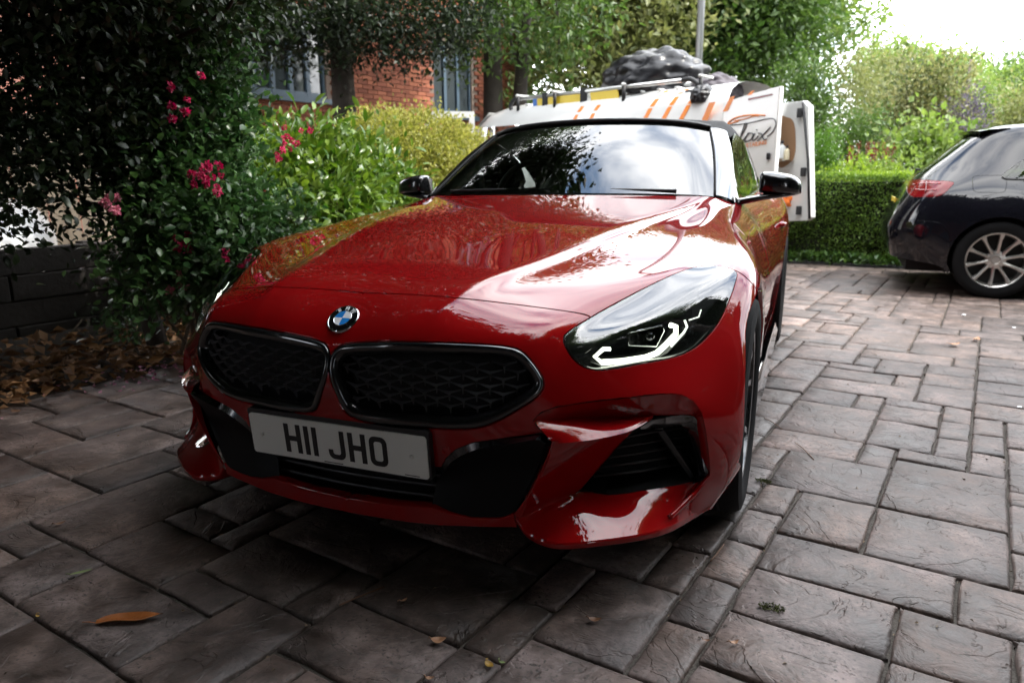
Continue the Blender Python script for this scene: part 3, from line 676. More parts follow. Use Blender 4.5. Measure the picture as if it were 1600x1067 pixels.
# ---------------------------------------------------------------- rest of the sports car
SIDE = np.array([
 [(.757,.55,.863),(.805,.56,.832),(.867,.58,.75),(.915,.60,.58),(.915,.60,.38),(.89,.60,.17)],
 [(.745,1.01,.899),(.775,1.04,.872),(.845,1.06,.79),(.91,1.07,.60),(.91,1.08,.38),(.88,1.08,.17)],
 [(.755,1.6,.912),(.795,1.6,.888),(.865,1.6,.80),(.912,1.6,.62),(.908,1.6,.38),(.88,1.6,.17)],
 [(.760,2.1,.925),(.815,2.1,.900),(.893,2.1,.82),(.928,2.1,.65),(.918,2.1,.38),(.89,2.1,.17)],
 [(.765,2.5,.945),(.835,2.5,.920),(.910,2.5,.84),(.940,2.5,.67),(.935,2.5,.40),(.90,2.5,.18)],
 [(.740,2.95,.950),(.810,2.95,.922),(.875,2.95,.84),(.905,2.95,.67),(.89,2.95,.40),(.85,2.95,.20)],
 [(.640,3.28,.945),(.700,3.31,.915),(.755,3.34,.83),(.785,3.35,.66),(.76,3.33,.40),(.72,3.30,.24)],
 [(.340,3.42,.945),(.370,3.45,.915),(.390,3.48,.83),(.40,3.49,.66),(.39,3.46,.40),(.37,3.42,.25)],
 [(.0,3.45,.945),(.0,3.48,.915),(.0,3.51,.83),(.0,3.52,.66),(.0,3.49,.40),(.0,3.45,.25)]])
side = Surf(SIDE, lam_s=2e-5); side.prep(150, 60); _n = side.normal(side.S*.4, side.T*.4)[0]
side.flip = _n[0] < 0
def sd(y, z): return to_st_yz(y, z, side)
s_front = side.near((.91, 1.075, .6))[0]
def arcs(cy, cz, r, a0, a1, n): return [sd(cy-r*math.cos(R_(a0+(a1-a0)*k/n)), cz+r*math.sin(R_(a0+(a1-a0)*k/n))) for k in range(n+1)]
_ra = np.array(arcs(2.47, .345, .375, -8, 188, 44)); P_rarch = np.vstack([_ra, [(_ra[-1][0], side.T+.02), (_ra[0][0], side.T+.02)]])
_d = [sd(*p) for p in ((1.14,.865),(1.16,.70),(1.17,.45),(1.20,.27),(1.6,.26),(1.98,.27),(2.02,.36),(2.07,.50),(2.10,.70),(2.12,.88))]
P_door = densify(np.vstack([_d, [(_d[-1][0], -.02), (_d[0][0], -.02)]]))
P_pre = np.array([(-.02, -.02), (side.near((.91,1.072,.6))[0], -.02), (side.near((.91,1.072,.6))[0], side.T+.02), (-.02, side.T+.02)])
SV, ST_, SR = cut_surface(side, [densify(P_pre), clean(P_rarch), P_door], .02)
for reg, nm in ((2, 'door'), (-1, 'rear_wing')):
    for sym in (False, True):
        V, F, N = panel_mesh(side, SV, ST_[SR == reg], sym=sym, skip=(lambda a, b: abs(a[0]-side.S) < 1e-6 and abs(b[0]-side.S) < 1e-6))
        o = mesh_np(nm, V, F, M['red'], car, normals=N)
        if nm == 'door':
            sg = -1 if sym else 1; mb = SMB(sg); P = [(.902, 1.93, .755), (.925, 1.95, .757), (.928, 2.01, .757), (.905, 2.05, .755)]
            mb.tube(cr_spline(P, 5), [.008]+[.013]*14+[.008], 10); mb.build('door_handle', M['red'], o)
# air outlet and chrome strip behind the front wheel
for sg in (1, -1):
    mb = SMB(sg); mb.grid([[(.918,.46,.62),(.921,.50,.50),(.920,.50,.36)],[(.924,.50,.62),(.925,.54,.50),(.922,.54,.36)],[(.917,.56,.62),(.917,.60,.50),(.915,.60,.36)]]); mb.build('air_outlet', M['gloss_black'], wings[0 if sg > 0 else 1])
    mb = SMB(sg); mb.grid([[(.885,.45,.185),(.912,.8,.20),(.91,1.4,.20),(.915,2.08,.2)],[(.918,.46,.15),(.93,.8,.15),(.93,1.4,.15),(.93,2.08,.155)],[(.87,.46,.125),(.87,.8,.12),(.87,1.4,.12),(.87,2.08,.125)]]); mb.build('side_skirt', M['gloss_black'], car)
# rear deck, tail lamps, underside
mb = MB(); yy = [(2.62,.955,.74),(2.8,.965,.745),(3.0,.968,.715),(3.2,.965,.655),(3.36,.962,.50),(3.45,.945,.0)]
rows = []
for y, z, w in yy[:-1]: rows.append([(x*w, y-.0*abs(x)+(0 if abs(x) < .9 else -.03), z-(.02 if abs(x) > .95 else 0)-.004*x*x) for x in np.linspace(-1, 1, 13)])
loft(mb, rows, 25, 4); mb.build('boot_lid', M['red'], car)
for sg in (1, -1):
    mb = SMB(sg); mb.grid([resample([side(*sd(3.05, .86))[0]+[.004, 0, 0], side(*sd(3.25, .85))[0]+[.004, .004, 0]], 6), resample([side(*sd(3.03, .78))[0]+[.004, 0, 0], side(*sd(3.26, .76))[0]+[.004, .004, 0]], 6)]); mb.build('tail_lamp', simple('tail_lamp_red', (.25, .005, .005), .1, coat=1), car)
mb = MB(); mb.box((0, 1.55, .26), (.58, 1.75, .10)); mb.box((0, -.25, .40), (.42, .30, .2)); mb.box((0, 2.47, .55), (.6, .7, .3)); mb.build('underbody', M['matt_black'], car, smooth=False)
mb = MB(); mb.box((0, -.10, .50), (.42, .42, .16)); mb.build('engine_bay', M['matt_black'], car, smooth=False)
# wheel wells
for sg in (1, -1):
    for cy, cz, r, x0, x1 in ((0, .338, .385, .60, .83), (2.47, .345, .40, .62, .89)):
        mb = SMB(sg); a = np.linspace(R_(-25), R_(205), 28); mb.grid([[(x, cy-r*math.cos(t), max(.15, cz+r*math.sin(t))) for t in a] for x in (x0, x1)])
        mb.add([(x0, cy-r*math.cos(t), max(.15, cz+r*math.sin(t))) for t in a], [tuple(range(28))]); mb.build('wheel_well', M['matt_black'], car)

# --- screen, pillars, soft top
WS = [[(0,.835,.948),(.22,.845,.947),(.45,.885,.944),(.60,.925,.938),(.672,.962,.931)],
      [(0,1.02,1.062),(.215,1.035,1.061),(.435,1.075,1.056),(.58,1.115,1.044),(.645,1.145,1.033)],
      [(0,1.215,1.177),(.205,1.23,1.175),(.41,1.27,1.167),(.55,1.31,1.152),(.61,1.338,1.138)],
      [(0,1.41,1.280),(.19,1.425,1.277),(.385,1.465,1.267),(.51,1.505,1.250),(.565,1.53,1.238)]]
ws = Surf(WS, sym=True, lam_s=1e-6, lam_t=1e-6)
def sheet(surf, t0, t1, s0, s1, n, m, off=0):
    S, T = np.meshgrid(np.linspace(s0, s1, n), np.linspace(t0, t1, m), indexing='ij'); return (surf(S.ravel(), T.ravel())+surf.normal(S.ravel(), T.ravel())*off).reshape(n, m, 3)
if ws.normal(ws.S/2, 0.01)[0][2] < 0: ws.flip = True
def both_halves(mb):
    mb.add([(-v[0], v[1], v[2]) for v in mb.v], [f[::-1] for f in mb.f]); return mb
mb = MB(); mb.grid(sheet(ws, 0, ws.T, 0, ws.S, 24, 26)); both_halves(mb); scr = mb.build('windscreen', M['screen'], car, auto=1.0)
# black printed border inside the glass
mb = MB(); A = sheet(ws, 0, ws.T, 0, ws.S, 40, 46, -.004)
keep = lambda i, j: (i < 3 or i > 37 or j > 43)
V = A.reshape(-1, 3); mb.add(V, [(i*46+j, i*46+j+1, (i+1)*46+j+1, (i+1)*46+j) for i in range(39) for j in range(45) if keep(i, j) and keep(i+1, j+1)]); both_halves(mb); mb.build('screen_border', M['matt_black'], scr)
M['pillar'] = simple('pillar_black', (.010, .011, .013), .12, coat=1)
M['fabric'] = simple('soft_top_fabric', (.012, .012, .013), .85, bump=.15, bscale=500)
edge = sheet(ws, ws.T, ws.T, 0, ws.S, 14, 1)[:, 0]
for sg in (1, -1):
    outer = resample(cr_spline([(.748,1.03,.900),(.722,1.20,1.010),(.685,1.40,1.128),(.638,1.60,1.222)], 6), 14)
    rows = [edge+[.0, 0, -.002], edge+[.004, .002, .006], edge*.55+outer*.45+[.010, -.004, .010], outer+[.003, 0, .004], outer+[-.012, .02, -.012]]
    mb = SMB(sg); loft(mb, rows, 20, 5); mb.build('screen_pillar', M['pillar'], car)
    mb = SMB(sg); mb.tube(edge+[.002, 0, .003], .005, 8); mb.build('screen_seal', M['matt_black'], car)
top = sheet(ws, 0, ws.T, ws.S, ws.S, 1, 9)[0]
hd = [p+[0, -.006, .002] for p in top]+[np.array([.615,1.57,1.232]), np.array([.655,1.62,1.20])]
RF = [hd,
 [p+[0, .045, .016] for p in top]+[np.array([.618,1.63,1.245]), np.array([.662,1.68,1.212])],
 [(x, 1.80+.05*x, 1.315-.055*x*x-.02*max(0, x-.4)) for x in np.linspace(0, .60, 9)]+[(.645,1.83,1.255),(.685,1.84,1.205)],
 [(x, 2.20+.05*x, 1.285-.06*x*x-.03*max(0, x-.4)) for x in np.linspace(0, .61, 9)]+[(.665,2.22,1.20),(.71,2.22,1.12)],
 [(x, 2.52+.03*x, 1.175-.06*x*x) for x in np.linspace(0, .62, 9)]+[(.69,2.53,1.085),(.735,2.52,1.01)],
 [(x, 2.72+.0*x, .985-.02*x*x) for x in np.linspace(0, .64, 9)]+[(.70,2.70,.965),(.75,2.66,.945)]]
mb = MB(); loft(mb, RF, 24, 6); mb.add([(-v[0], v[1], v[2]) for v in mb.v], [f[::-1] for f in mb.f]); roof = mb.build('soft_top', M['fabric'], car, auto=1.0)
mb = MB(); mb.tube([p*[-1, 1, 1]+[0, .004, .010] for p in top[::-1]]+[p+[0, .004, .010] for p in top[1:]], .011, 10); mb.build('screen_header', M['satin_black'], car)
for sg in (1, -1):       # side windows
    lo = resample(cr_spline([(.752,1.10,.902),(.752,1.6,.912),(.757,2.1,.925),(.757,2.45,.942)], 5), 12); hi = resample(cr_spline([(.742,1.12,.925),(.665,1.62,1.20),(.69,1.84,1.205),(.715,2.22,1.12),(.748,2.44,.985)], 5), 12)
    mb = SMB(sg); mb.grid([lo, lo*.5+hi*.5+[.012, 0, 0], hi]); w = mb.build('side_window', M['side_glass'], car)
    mb = SMB(sg); mb.tube([p+[.004, 0, -.001] for p in lo], .006, 8); mb.build('window_seal', M['gloss_black'], w)
# --- door mirrors
def mirror_unit(sg):
    secs = [(.835,1.215,.972,.050,.052),(.85,1.21,.975,.066,.058),(.90,1.215,.972,.075,.058),(.96,1.225,.966,.070,.052),(.995,1.235,.958,.052,.040),(1.008,1.24,.952,.022,.022)]
    rows = []
    for x, y, z, ry, rz in secs:
        r = []
        for k in range(28):
            a = 2*math.pi*k/28; c, s = math.cos(a), math.sin(a); e = .62
            r.append((x+(0 if c < 0 else .0), y+ry*math.copysign(abs(c)**e, c), z+rz*math.copysign(abs(s)**e, s)*(1.0 if s > 0 else .62)))
        rows.append(r)
    R = [cr_spline([rows[i][k] for i in range(len(rows))], 4) for k in range(28)]; R.append(R[0])
    mb = SMB(sg); mb.grid(R); mb.add(rows[0], [tuple(range(28))]); mb.add(rows[-1], [tuple(range(28))]); o = mb.build('door_mirror', M['gloss_black'], car, auto=.9)
    arm = [(.745,1.19,.900,.05,.016),(.80,1.195,.912,.055,.016),(.87,1.21,.925,.062,.0145),(.95,1.225,.934,.058,.012),(1.0,1.235,.942,.035,.009)]
    R = []
    for k in range(20):
        a = 2*math.pi*k/20; c, s = math.cos(a), math.sin(a); R.append(cr_spline([(x, y+ry*math.copysign(abs(c)**.7, c), z+rz*math.copysign(abs(s)**.7, s)) for x, y, z, ry, rz in arm], 4))
    R.append(R[0]); mb = SMB(sg); mb.grid(R); mb.build('mirror_arm', M['gloss_black'], o)
    mb = SMB(sg); mb.add([(.845+.15*a, 1.288-.03*(a > .7), .972+.042*math.sin(t)) for a, t in ((0, -1.2), (0, 1.2), (.6, 1.2), (1, .3), (1, -.6), (.6, -1.2))], [tuple(range(6))]); mb.build('mirror_glass', M['chrome'], o, smooth=False)
mirrored(mirror_unit)

# --- wheels
def wheel(name, loc, R, w, rim_r, sg, parent):
    root = empty(name, loc); root.parent = parent
    h = w/2; T = R-rim_r
    prof = [(rim_r-.004, h*.86), (rim_r+.004, h*.93), (rim_r+T*.35, h*1.0), (rim_r+T*.62, h*1.0), (rim_r+T*.86, h*.95), (R-.006, h*.87), (R-.001, h*.78), (R, h*.55), (R+.001, 0), (R, -h*.55), (R-.001, -h*.78), (R-.006, -h*.87), (rim_r+T*.5, -h), (rim_r-.004, -h*.86)]
    mb = SMB(sg); mb.lathe(prof, 'X', 72); ty = mb.build('tyre', M['rubber'], root, auto=.6)
    for k in (-.5, -.17, .17, .5):
        mb = SMB(sg); mb.lathe([(R+.0018, h*k-.004), (R+.0018, h*k+.004)], 'X', 72); mb.build('tread_groove', M['matt_black'], ty)
    mb = SMB(sg); mb.lathe([(rim_r, h*.84), (rim_r-.006, h*.90), (rim_r-.012, h*.88), (rim_r-.016, h*.70), (rim_r-.03, h*.2), (rim_r-.03, -h*.8)], 'X', 60); rm = mb.build('rim', M['alloy_dark'], root, auto=.6)
    mb = SMB(sg); mb.lathe([(.02, h*.30), (rim_r-.06, h*.30), (rim_r-.06, h*.20)], 'X', 48); mb.build('brake_disc', M['steel'], root)
    mb = SMB(sg); mb.box((h*.28, -.14, .05), (.03, .05, .085)); mb.build('brake_caliper', simple('caliper_blue', (.02, .06, .30), .35, coat=.5), root, bevel=.008)
    for k in range(5):
        for d in (-1, 1):
            a = 2*math.pi*k/5+.3+d*.12; b = 2*math.pi*k/5+.3+d*.27
            p0, p1 = np.array([0, math.cos(a), math.sin(a)]), np.array([0, math.cos(b), math.sin(b)]); n0 = np.array([0, -math.sin(a), math.cos(a)])
            q = [(.05, h*.62, .012), (.12, h*.66, .011), (rim_r-.05, h*.82, .012), (rim_r-.006, h*.86, .016)]
            mb = SMB(sg); rows = []
            for i, (r, x, ww) in enumerate(q):
                t = i/3; c = (p0*(1-t)+p1*t); c = c/np.linalg.norm(c)*r
                rows.append([c+n0*ww+[x-.03, 0, 0], c+n0*ww*.8+[x, 0, 0], c-n0*ww*.8+[x, 0, 0], c-n0*ww+[x-.03, 0, 0]])
            mb.grid(rows); mb.build('spoke', M['spoke'], rm, smooth=False)
    mb = SMB(sg); mb.lathe([(.075, h*.40), (.072, h*.62), (.04, h*.66), (.036, h*.70), (.0001, h*.71)], 'X', 32); mb.build('hub_cap', M['alloy_dark'], rm, auto=.6)
    return root
M['spoke'] = simple('machined_alloy', (.42, .43, .45), .22, metal=1)
for sg in (1, -1):
    wheel('wheel', (sg*.802, 0, .332), .331, .255, .243, sg, car); wheel('wheel', (sg*.80, 2.47, .338), .337, .275, .243, sg, car)
# --- cabin
M['cabin'] = simple('cabin_dark', (.012, .012, .013), .6, bump=.1, bscale=200)
M['leather'] = simple('seat_leather', (.02, .02, .021), .45, var=.2)
mb = MB(); loft(mb, [[(-.70,1.02,.885),(-.35,.96,.905),(0,.93,.905),(.35,.96,.905),(.70,1.02,.885)],[(-.70,1.18,.905),(-.38,1.15,.955),(0,1.14,.93),(.38,1.15,.925),(.70,1.18,.905)],[(-.70,1.38,.885),(-.38,1.36,.94),(0,1.36,.92),(.38,1.36,.905),(.70,1.38,.885)],[(-.70,1.42,.72),(-.38,1.42,.72),(0,1.42,.70),(.38,1.42,.72),(.70,1.42,.72)]], 25, 6); mb.build('dashboard', M['cabin'], car)
mb = MB(); mb.box((0, 1.9, .40), (.72, .75, .05)); mb.box((0, 2.55, .75), (.70, .06, .35)); mb.build('cabin_floor', M['cabin'], car, smooth=False)
mb = MB(); P = [(-.37+.185*math.cos(a), 1.52+.185*math.sin(a)*.42, .93+.185*math.sin(a)*.905) for a in np.linspace(0, 2*math.pi, 40)[:-1]]; mb.tube(P, .016, 10, closed=True); sw = mb.build('steering_wheel', M['leather'], car)
mb = MB(); mb.tube([(-.54,1.52,.93),(-.37,1.50,.92),(-.20,1.52,.93)], .018, 8); mb.tube([(-.37,1.50,.92),(-.37,1.45,.77)], .016, 8); mb.build('wheel_spokes', M['leather'], sw)
for sg in (1, -1):
    mb = SMB(sg); secs = [(2.10,.62,.25,.06),(2.16,.78,.25,.07),(2.22,.92,.22,.065),(2.27,1.04,.13,.055),(2.30,1.12,.11,.045),(2.31,1.16,.06,.03)]
    R = []
    for k in range(20):
        a = 2*math.pi*k/20; c, s = math.cos(a), math.sin(a); R.append([(.37+w*math.copysign(abs(c)**.6, c), y+d*math.copysign(abs(s)**.7, s), z) for y, z, w, d in secs])
    R.append(R[0]); mb.grid(R); st = mb.build('seat', M['leather'], car)
    mb = SMB(sg); mb.box((.37, 1.88, .58), (.25, .25, .07)); mb.build('seat_cushion', M['leather'], st, bevel=.04, seg=3)
mb = MB(); mb.box((0, 1.34, 1.185), (.115, .018, .035)); mb.build('interior_mirror', M['satin_black'], car, bevel=.012)
# wipers
for x0, x1 in ((-.55, -.02), (.05, .52)):
    mb = MB(); P = [ws.P[0, 0]*0]; pts = []
    for k in range(7):
        x = x0+(x1-x0)*k/6; y = .845+.09*(x/.5)**2*.45; pts.append((x, y+.028, .963-.02*(x/.5)**2*.3))
    mb.tube(pts, .006, 6); mb.build('wiper', M['satin_black'], car)
# ================================================================== GROUND AND PAVING
FH = np.array([CF[0], CF[1]]); FH /= np.linalg.norm(FH)
def W(u, d, z=0.0):
    """ground position in the direction of photo column u at depth d from the camera"""
    r = ray(u, 282)[:2]; p = CAM_POS[:2]+r*(d/(r@FH)); return np.array([p[0], p[1], z])
def zpx(v, d): return CAM_POS[2]+(282-v)/CAM_F*d          # height of photo row v at depth d
def mat_ground(name, c0, c1, c2, rough, bump, scale):
    m, N, L, b = new_mat(name); tc = N.new('ShaderNodeTexCoord')
    n1 = N.new('ShaderNodeTexNoise'); n1.inputs['Scale'].default_value = scale; n1.inputs['Detail'].default_value = 8; n1.inputs['Roughness'].default_value = .65
    r = N.new('ShaderNodeValToRGB'); e = r.color_ramp.elements; e[0].position = .3; e[0].color = (*c0, 1); e[1].position = .72; e[1].color = (*c2, 1); k = e.new(.5); k.color = (*c1, 1)
    L.new(tc.outputs['Object'], n1.inputs[0]); L.new(n1.outputs[0], r.inputs[0]); L.new(r.outputs[0], b.inputs['Base Color'])
    n2 = N.new('ShaderNodeTexNoise'); n2.inputs['Scale'].default_value = scale*14; n2.inputs['Detail'].default_value = 4
    L.new(tc.outputs['Object'], n2.inputs[0]); bp = N.new('ShaderNodeBump'); bp.inputs['Strength'].default_value = bump; bp.inputs['Distance'].default_value = .01
    L.new(n2.outputs[0], bp.inputs['Height']); L.new(bp.outputs[0], b.inputs['Normal']); setp(b, Roughness=rough); return m
M['soil'] = mat_ground('soil', (.018, .013, .010), (.030, .022, .016), (.05, .037, .026), .95, .6, 3.0)
M['mortar'] = mat_ground('joint_sand', (.045, .038, .031), (.065, .055, .045), (.09, .077, .062), .95, .6, 9.0)
mb = MB(); mb.grid([[(-300, -300, -.045), (300, -300, -.045)], [(-300, 300, -.045), (300, 300, -.045)]]); tag(mb.build('ground', M['soil']), kind='structure')
PU = np.array([math.cos(R_(-11)), math.sin(R_(-11))]); PV = np.array([math.sin(R_(11)), math.cos(R_(11))])
def pq(p, q, z=0.0): v = PU*p+PV*q; return (v[0], v[1], z)
P0, P1, Q0, Q1 = -2.30, 6.4, -3.4, 6.95
mb = MB(); mb.add([pq(P0-.02, Q0-.02, -.012), pq(P1, Q0-.02, -.012), pq(P1, Q1, -.012), pq(P0-.02, Q1, -.012), pq(P0-.02, Q0-.02, -.12), pq(P1, Q0-.02, -.12), pq(P1, Q1, -.12), pq(P0-.02, Q1, -.12)], [(0, 1, 2, 3), (0, 4, 5, 1), (1, 5, 6, 2), (2, 6, 7, 3), (3, 7, 4, 0)])
drive = mb.build('driveway', M['mortar'], smooth=False); tag(drive, kind='structure')
def mat_stone():
    m, N, L, b = new_mat('paving_stone'); tc = N.new('ShaderNodeTexCoord'); oi = N.new('ShaderNodeObjectInfo'); ge = N.new('ShaderNodeNewGeometry')
    ad = N.new('ShaderNodeVectorMath'); ad.operation = 'ADD'; sc = N.new('ShaderNodeVectorMath'); sc.operation = 'SCALE'; sc.inputs[0].default_value = (31, 17, 9)
    L.new(oi.outputs['Random'], sc.inputs['Scale']); L.new(ge.outputs['Position'], ad.inputs[0]); L.new(sc.outputs[0], ad.inputs[1])
    def noise(scale, det, rough, dist=0, src=ad.outputs[0]):
        n = N.new('ShaderNodeTexNoise'); n.inputs['Scale'].default_value = scale; n.inputs['Detail'].default_value = det; n.inputs['Roughness'].default_value = rough; n.inputs['Distortion'].default_value = dist; L.new(src, n.inputs[0]); return n
    a = noise(7, 10, .74); r = N.new('ShaderNodeValToRGB'); e = r.color_ramp.elements
    e[0].position = .38; e[0].color = (.036, .0245, .019, 1); e[1].position = .63; e[1].color = (.170, .132, .121, 1); k = e.new(.5); k.color = (.088, .066, .058, 1)
    L.new(a.outputs[0], r.inputs[0])
    big = noise(1.1, 4, .6, 0, ge.outputs['Position']); rb = N.new('ShaderNodeMapRange'); rb.inputs[1].default_value = .3; rb.inputs[2].default_value = .7; rb.inputs[3].default_value = .65; rb.inputs[4].default_value = 1.2; L.new(big.outputs[0], rb.inputs[0])
    rt = N.new('ShaderNodeMapRange'); rt.inputs[3].default_value = .80; rt.inputs[4].default_value = 1.50; L.new(oi.outputs['Random'], rt.inputs[0])
    bl = noise(2.4, 10, .72, .4); rl = N.new('ShaderNodeMapRange'); rl.inputs[1].default_value = .40; rl.inputs[2].default_value = .60; rl.inputs[3].default_value = .58; rl.inputs[4].default_value = 1.22; L.new(bl.outputs[0], rl.inputs[0])
    m0 = N.new('ShaderNodeMath'); m0.operation = 'MULTIPLY'; L.new(rb.outputs[0], m0.inputs[0]); L.new(rt.outputs[0], m0.inputs[1])
    mu = N.new('ShaderNodeMath'); mu.operation = 'MULTIPLY'; L.new(m0.outputs[0], mu.inputs[0]); L.new(rl.outputs[0], mu.inputs[1])
    vm = N.new('ShaderNodeVectorMath'); vm.operation = 'SCALE'; L.new(r.outputs[0], vm.inputs[0]); L.new(mu.outputs[0], vm.inputs['Scale'])
    sp = noise(95, 2, .5); rs = N.new('ShaderNodeValToRGB'); rs.color_ramp.elements[0].position = .30; rs.color_ramp.elements[1].position = .42; L.new(sp.outputs[0], rs.inputs[0])
    mx = N.new('ShaderNodeMix'); mx.data_type = 'RGBA'; mx.inputs[6].default_value = (.05, .043, .036, 1); L.new(rs.outputs[0], mx.inputs[0]); L.new(vm.outputs[0], mx.inputs[7])
    hn = noise(1.7, 6, .6, .3); hr = N.new('ShaderNodeMapRange'); hr.inputs[1].default_value = .42; hr.inputs[2].default_value = .62; hr.inputs[3].default_value = 0; hr.inputs[4].default_value = .55; L.new(hn.outputs[0], hr.inputs[0])
    mh = N.new('ShaderNodeMix'); mh.data_type = 'RGBA'; mh.blend_type = 'MULTIPLY'; mh.inputs[7].default_value = (1.0, .80, .62, 1); L.new(hr.outputs[0], mh.inputs[0]); L.new(mx.outputs[2], mh.inputs[6]); L.new(mh.outputs[2], b.inputs['Base Color'])      # rusty brown staining
    rr = N.new('ShaderNodeMapRange'); rr.inputs[1].default_value = .3; rr.inputs[2].default_value = .7; rr.inputs[3].default_value = .45; rr.inputs[4].default_value = .72; L.new(a.outputs[0], rr.inputs[0]); L.new(rr.outputs[0], b.inputs['Roughness'])
    # cleft slate relief: terraces plus grain
    c = noise(3.4, 5, .55, 1.2); st = N.new('ShaderNodeMath'); st.operation = 'MULTIPLY'; st.inputs[1].default_value = 7; L.new(c.outputs[0], st.inputs[0])
    fl = N.new('ShaderNodeMath'); fl.operation = 'SMOOTH_MIN'; fr = N.new('ShaderNodeMath'); fr.operation = 'FRACT'; L.new(st.outputs[0], fr.inputs[0])
    cr = N.new('ShaderNodeMapRange'); cr.interpolation_type = 'SMOOTHSTEP'; cr.inputs[1].default_value = .0; cr.inputs[2].default_value = .14; L.new(fr.outputs[0], cr.inputs[0])
    g = noise(40, 6, .6); b1 = N.new('ShaderNodeBump'); b1.inputs['Strength'].default_value = .52; b1.inputs['Distance'].default_value = .006; L.new(cr.outputs[0], b1.inputs['Height'])
    b2 = N.new('ShaderNodeBump'); b2.inputs['Strength'].default_value = .45; b2.inputs['Distance'].default_value = .004; L.new(g.outputs[0], b2.inputs['Height']); L.new(b1.outputs[0], b2.inputs['Normal'])
    d = noise(9, 4, .6, .5); b3 = N.new('ShaderNodeBump'); b3.inputs['Strength'].default_value = .6; b3.inputs['Distance'].default_value = .02; L.new(d.outputs[0], b3.inputs['Height']); L.new(b2.outputs[0], b3.inputs['Normal'])
    N.remove(fl); L.new(b3.outputs[0], b.inputs['Normal']); return m
M['stone'] = mat_stone()
def stone_mesh(w, h, rng):
    """slab with uneven top and worn rounded edges, centred; 6x6 top grid"""
    n = 6; ax_, ay_ = [np.array([-.5*L, -.5*L+.007, -.2*L, .2*L, .5*L-.007, .5*L])/L for L in (w, h)]; g = np.zeros((n, n, 3)); low = rng.normal(0, .0012, (n, n)); tilt = rng.normal(0, .003, 2)
    for i in range(n):
        for j in range(n):
            e = (i in (0, n-1)) or (j in (0, n-1)); x, y = ax_[i]*w, ay_[j]*h
            if e: x += rng.normal(0, .0022); y += rng.normal(0, .0022)
            z = .0+low[i, j]+tilt[0]*ax_[i]+tilt[1]*ay_[j]-(.005 if e else 0)
            g[i, j] = (x, y, z)
    V = list(g.reshape(-1, 3)); F = [(i*n+j, (i+1)*n+j, (i+1)*n+j+1, i*n+j+1) for i in range(n-1) for j in range(n-1)]
    rim = [(i, 0) for i in range(n)]+[(n-1, j) for j in range(1, n)]+[(i, n-1) for i in range(n-2, -1, -1)]+[(0, j) for j in range(n-2, 0, -1)]
    b = len(V); V += [g[i, j]+[0, 0, -.03] for i, j in rim]; k = len(rim)
    F += [(rim[a][0]*n+rim[a][1], b+a, b+(a+1) % k, rim[(a+1) % k][0]*n+rim[(a+1) % k][1]) for a in range(k)]
    return V, F
def lay_paving():
    rng = np.random.default_rng(21); c = .115; nu, nv = int((P1-P0)/c), int((Q1-Q0)/c); occ = np.zeros((nu, nv), bool)
    sizes = [((3, 3), 5), ((3, 2), 7), ((2, 3), 4), ((4, 3), 4), ((2, 2), 5), ((4, 2), 4), ((2, 1), 2), ((3, 1), 1.2), ((4, 4), .8), ((3, 4), 1.5)]
    w = np.array([s[1] for s in sizes]); w = w/w.sum(); out = []
    for j in range(nv):
        for i in range(nu):
            if occ[i, j]: continue
            for _ in range(14):
                a, b = sizes[rng.choice(len(sizes), p=w)][0]
                if i+a <= nu and j+b <= nv and not occ[i:i+a, j:j+b].any(): break
            else:
                a = 1
                while a < 3 and i+a < nu and not occ[i+a, j]: a += 1
                b = 1
                while b < 2 and j+b < nv and not occ[i:i+a, j+b].any(): b += 1
            occ[i:i+a, j:j+b] = True; out.append((i, j, a, b))
    cache = {}; rest = MB(); items = []
    for (i, j, a, b) in out:
        p, q = P0+(i+a/2)*c, Q0+(j+b/2)*c; pos = np.array(pq(p, q)); d = pos-CAM_POS; z = d@CF
        vis = False
        if z > .25:
            u, v = px(pos); vis = -250 < u < 1850 and v < 1300
        items.append((0 if not vis else a*b*c*c/z**3, i, j, a, b, p, q))
    items.sort(key=lambda t: -t[0])
    for k, (sz, i, j, a, b, p, q) in enumerate(items):
        w_, h_ = a*c-.009, b*c-.009; flip = rng.random() < .5
        if k < 300:
            key = (a, b, int(rng.integers(0, 4)))
            if key not in cache:
                V, F = stone_mesh(w_, h_, rng); me = bpy.data.meshes.new('paving_stone'); me.from_pydata([tuple(map(float, v)) for v in V], [], F)
                me.polygons.foreach_set('use_smooth', np.ones(len(F), bool)); me.update(); me.materials.append(M['stone']); cache[key] = me
            o = bpy.data.objects.new('paving_stone', cache[key]); COL.objects.link(o); o.parent = drive
            o.location = pq(p, q, rng.normal(0, .0012)); o.rotation_euler = (0, 0, R_(-11)+(math.pi if flip else 0)+rng.normal(0, .004))
        else:
            V, F = stone_mesh(w_, h_, rng); ca, sa = math.cos(R_(-11)), math.sin(R_(-11)); o = pq(p, q)
            rest.add([(o[0]+v[0]*ca-v[1]*sa, o[1]+v[0]*sa+v[1]*ca, v[2]) for v in V], F)
    r = rest.build('paving_stones', M['stone'], drive, recalc=False); tag(r, kind='stuff')
lay_paving()
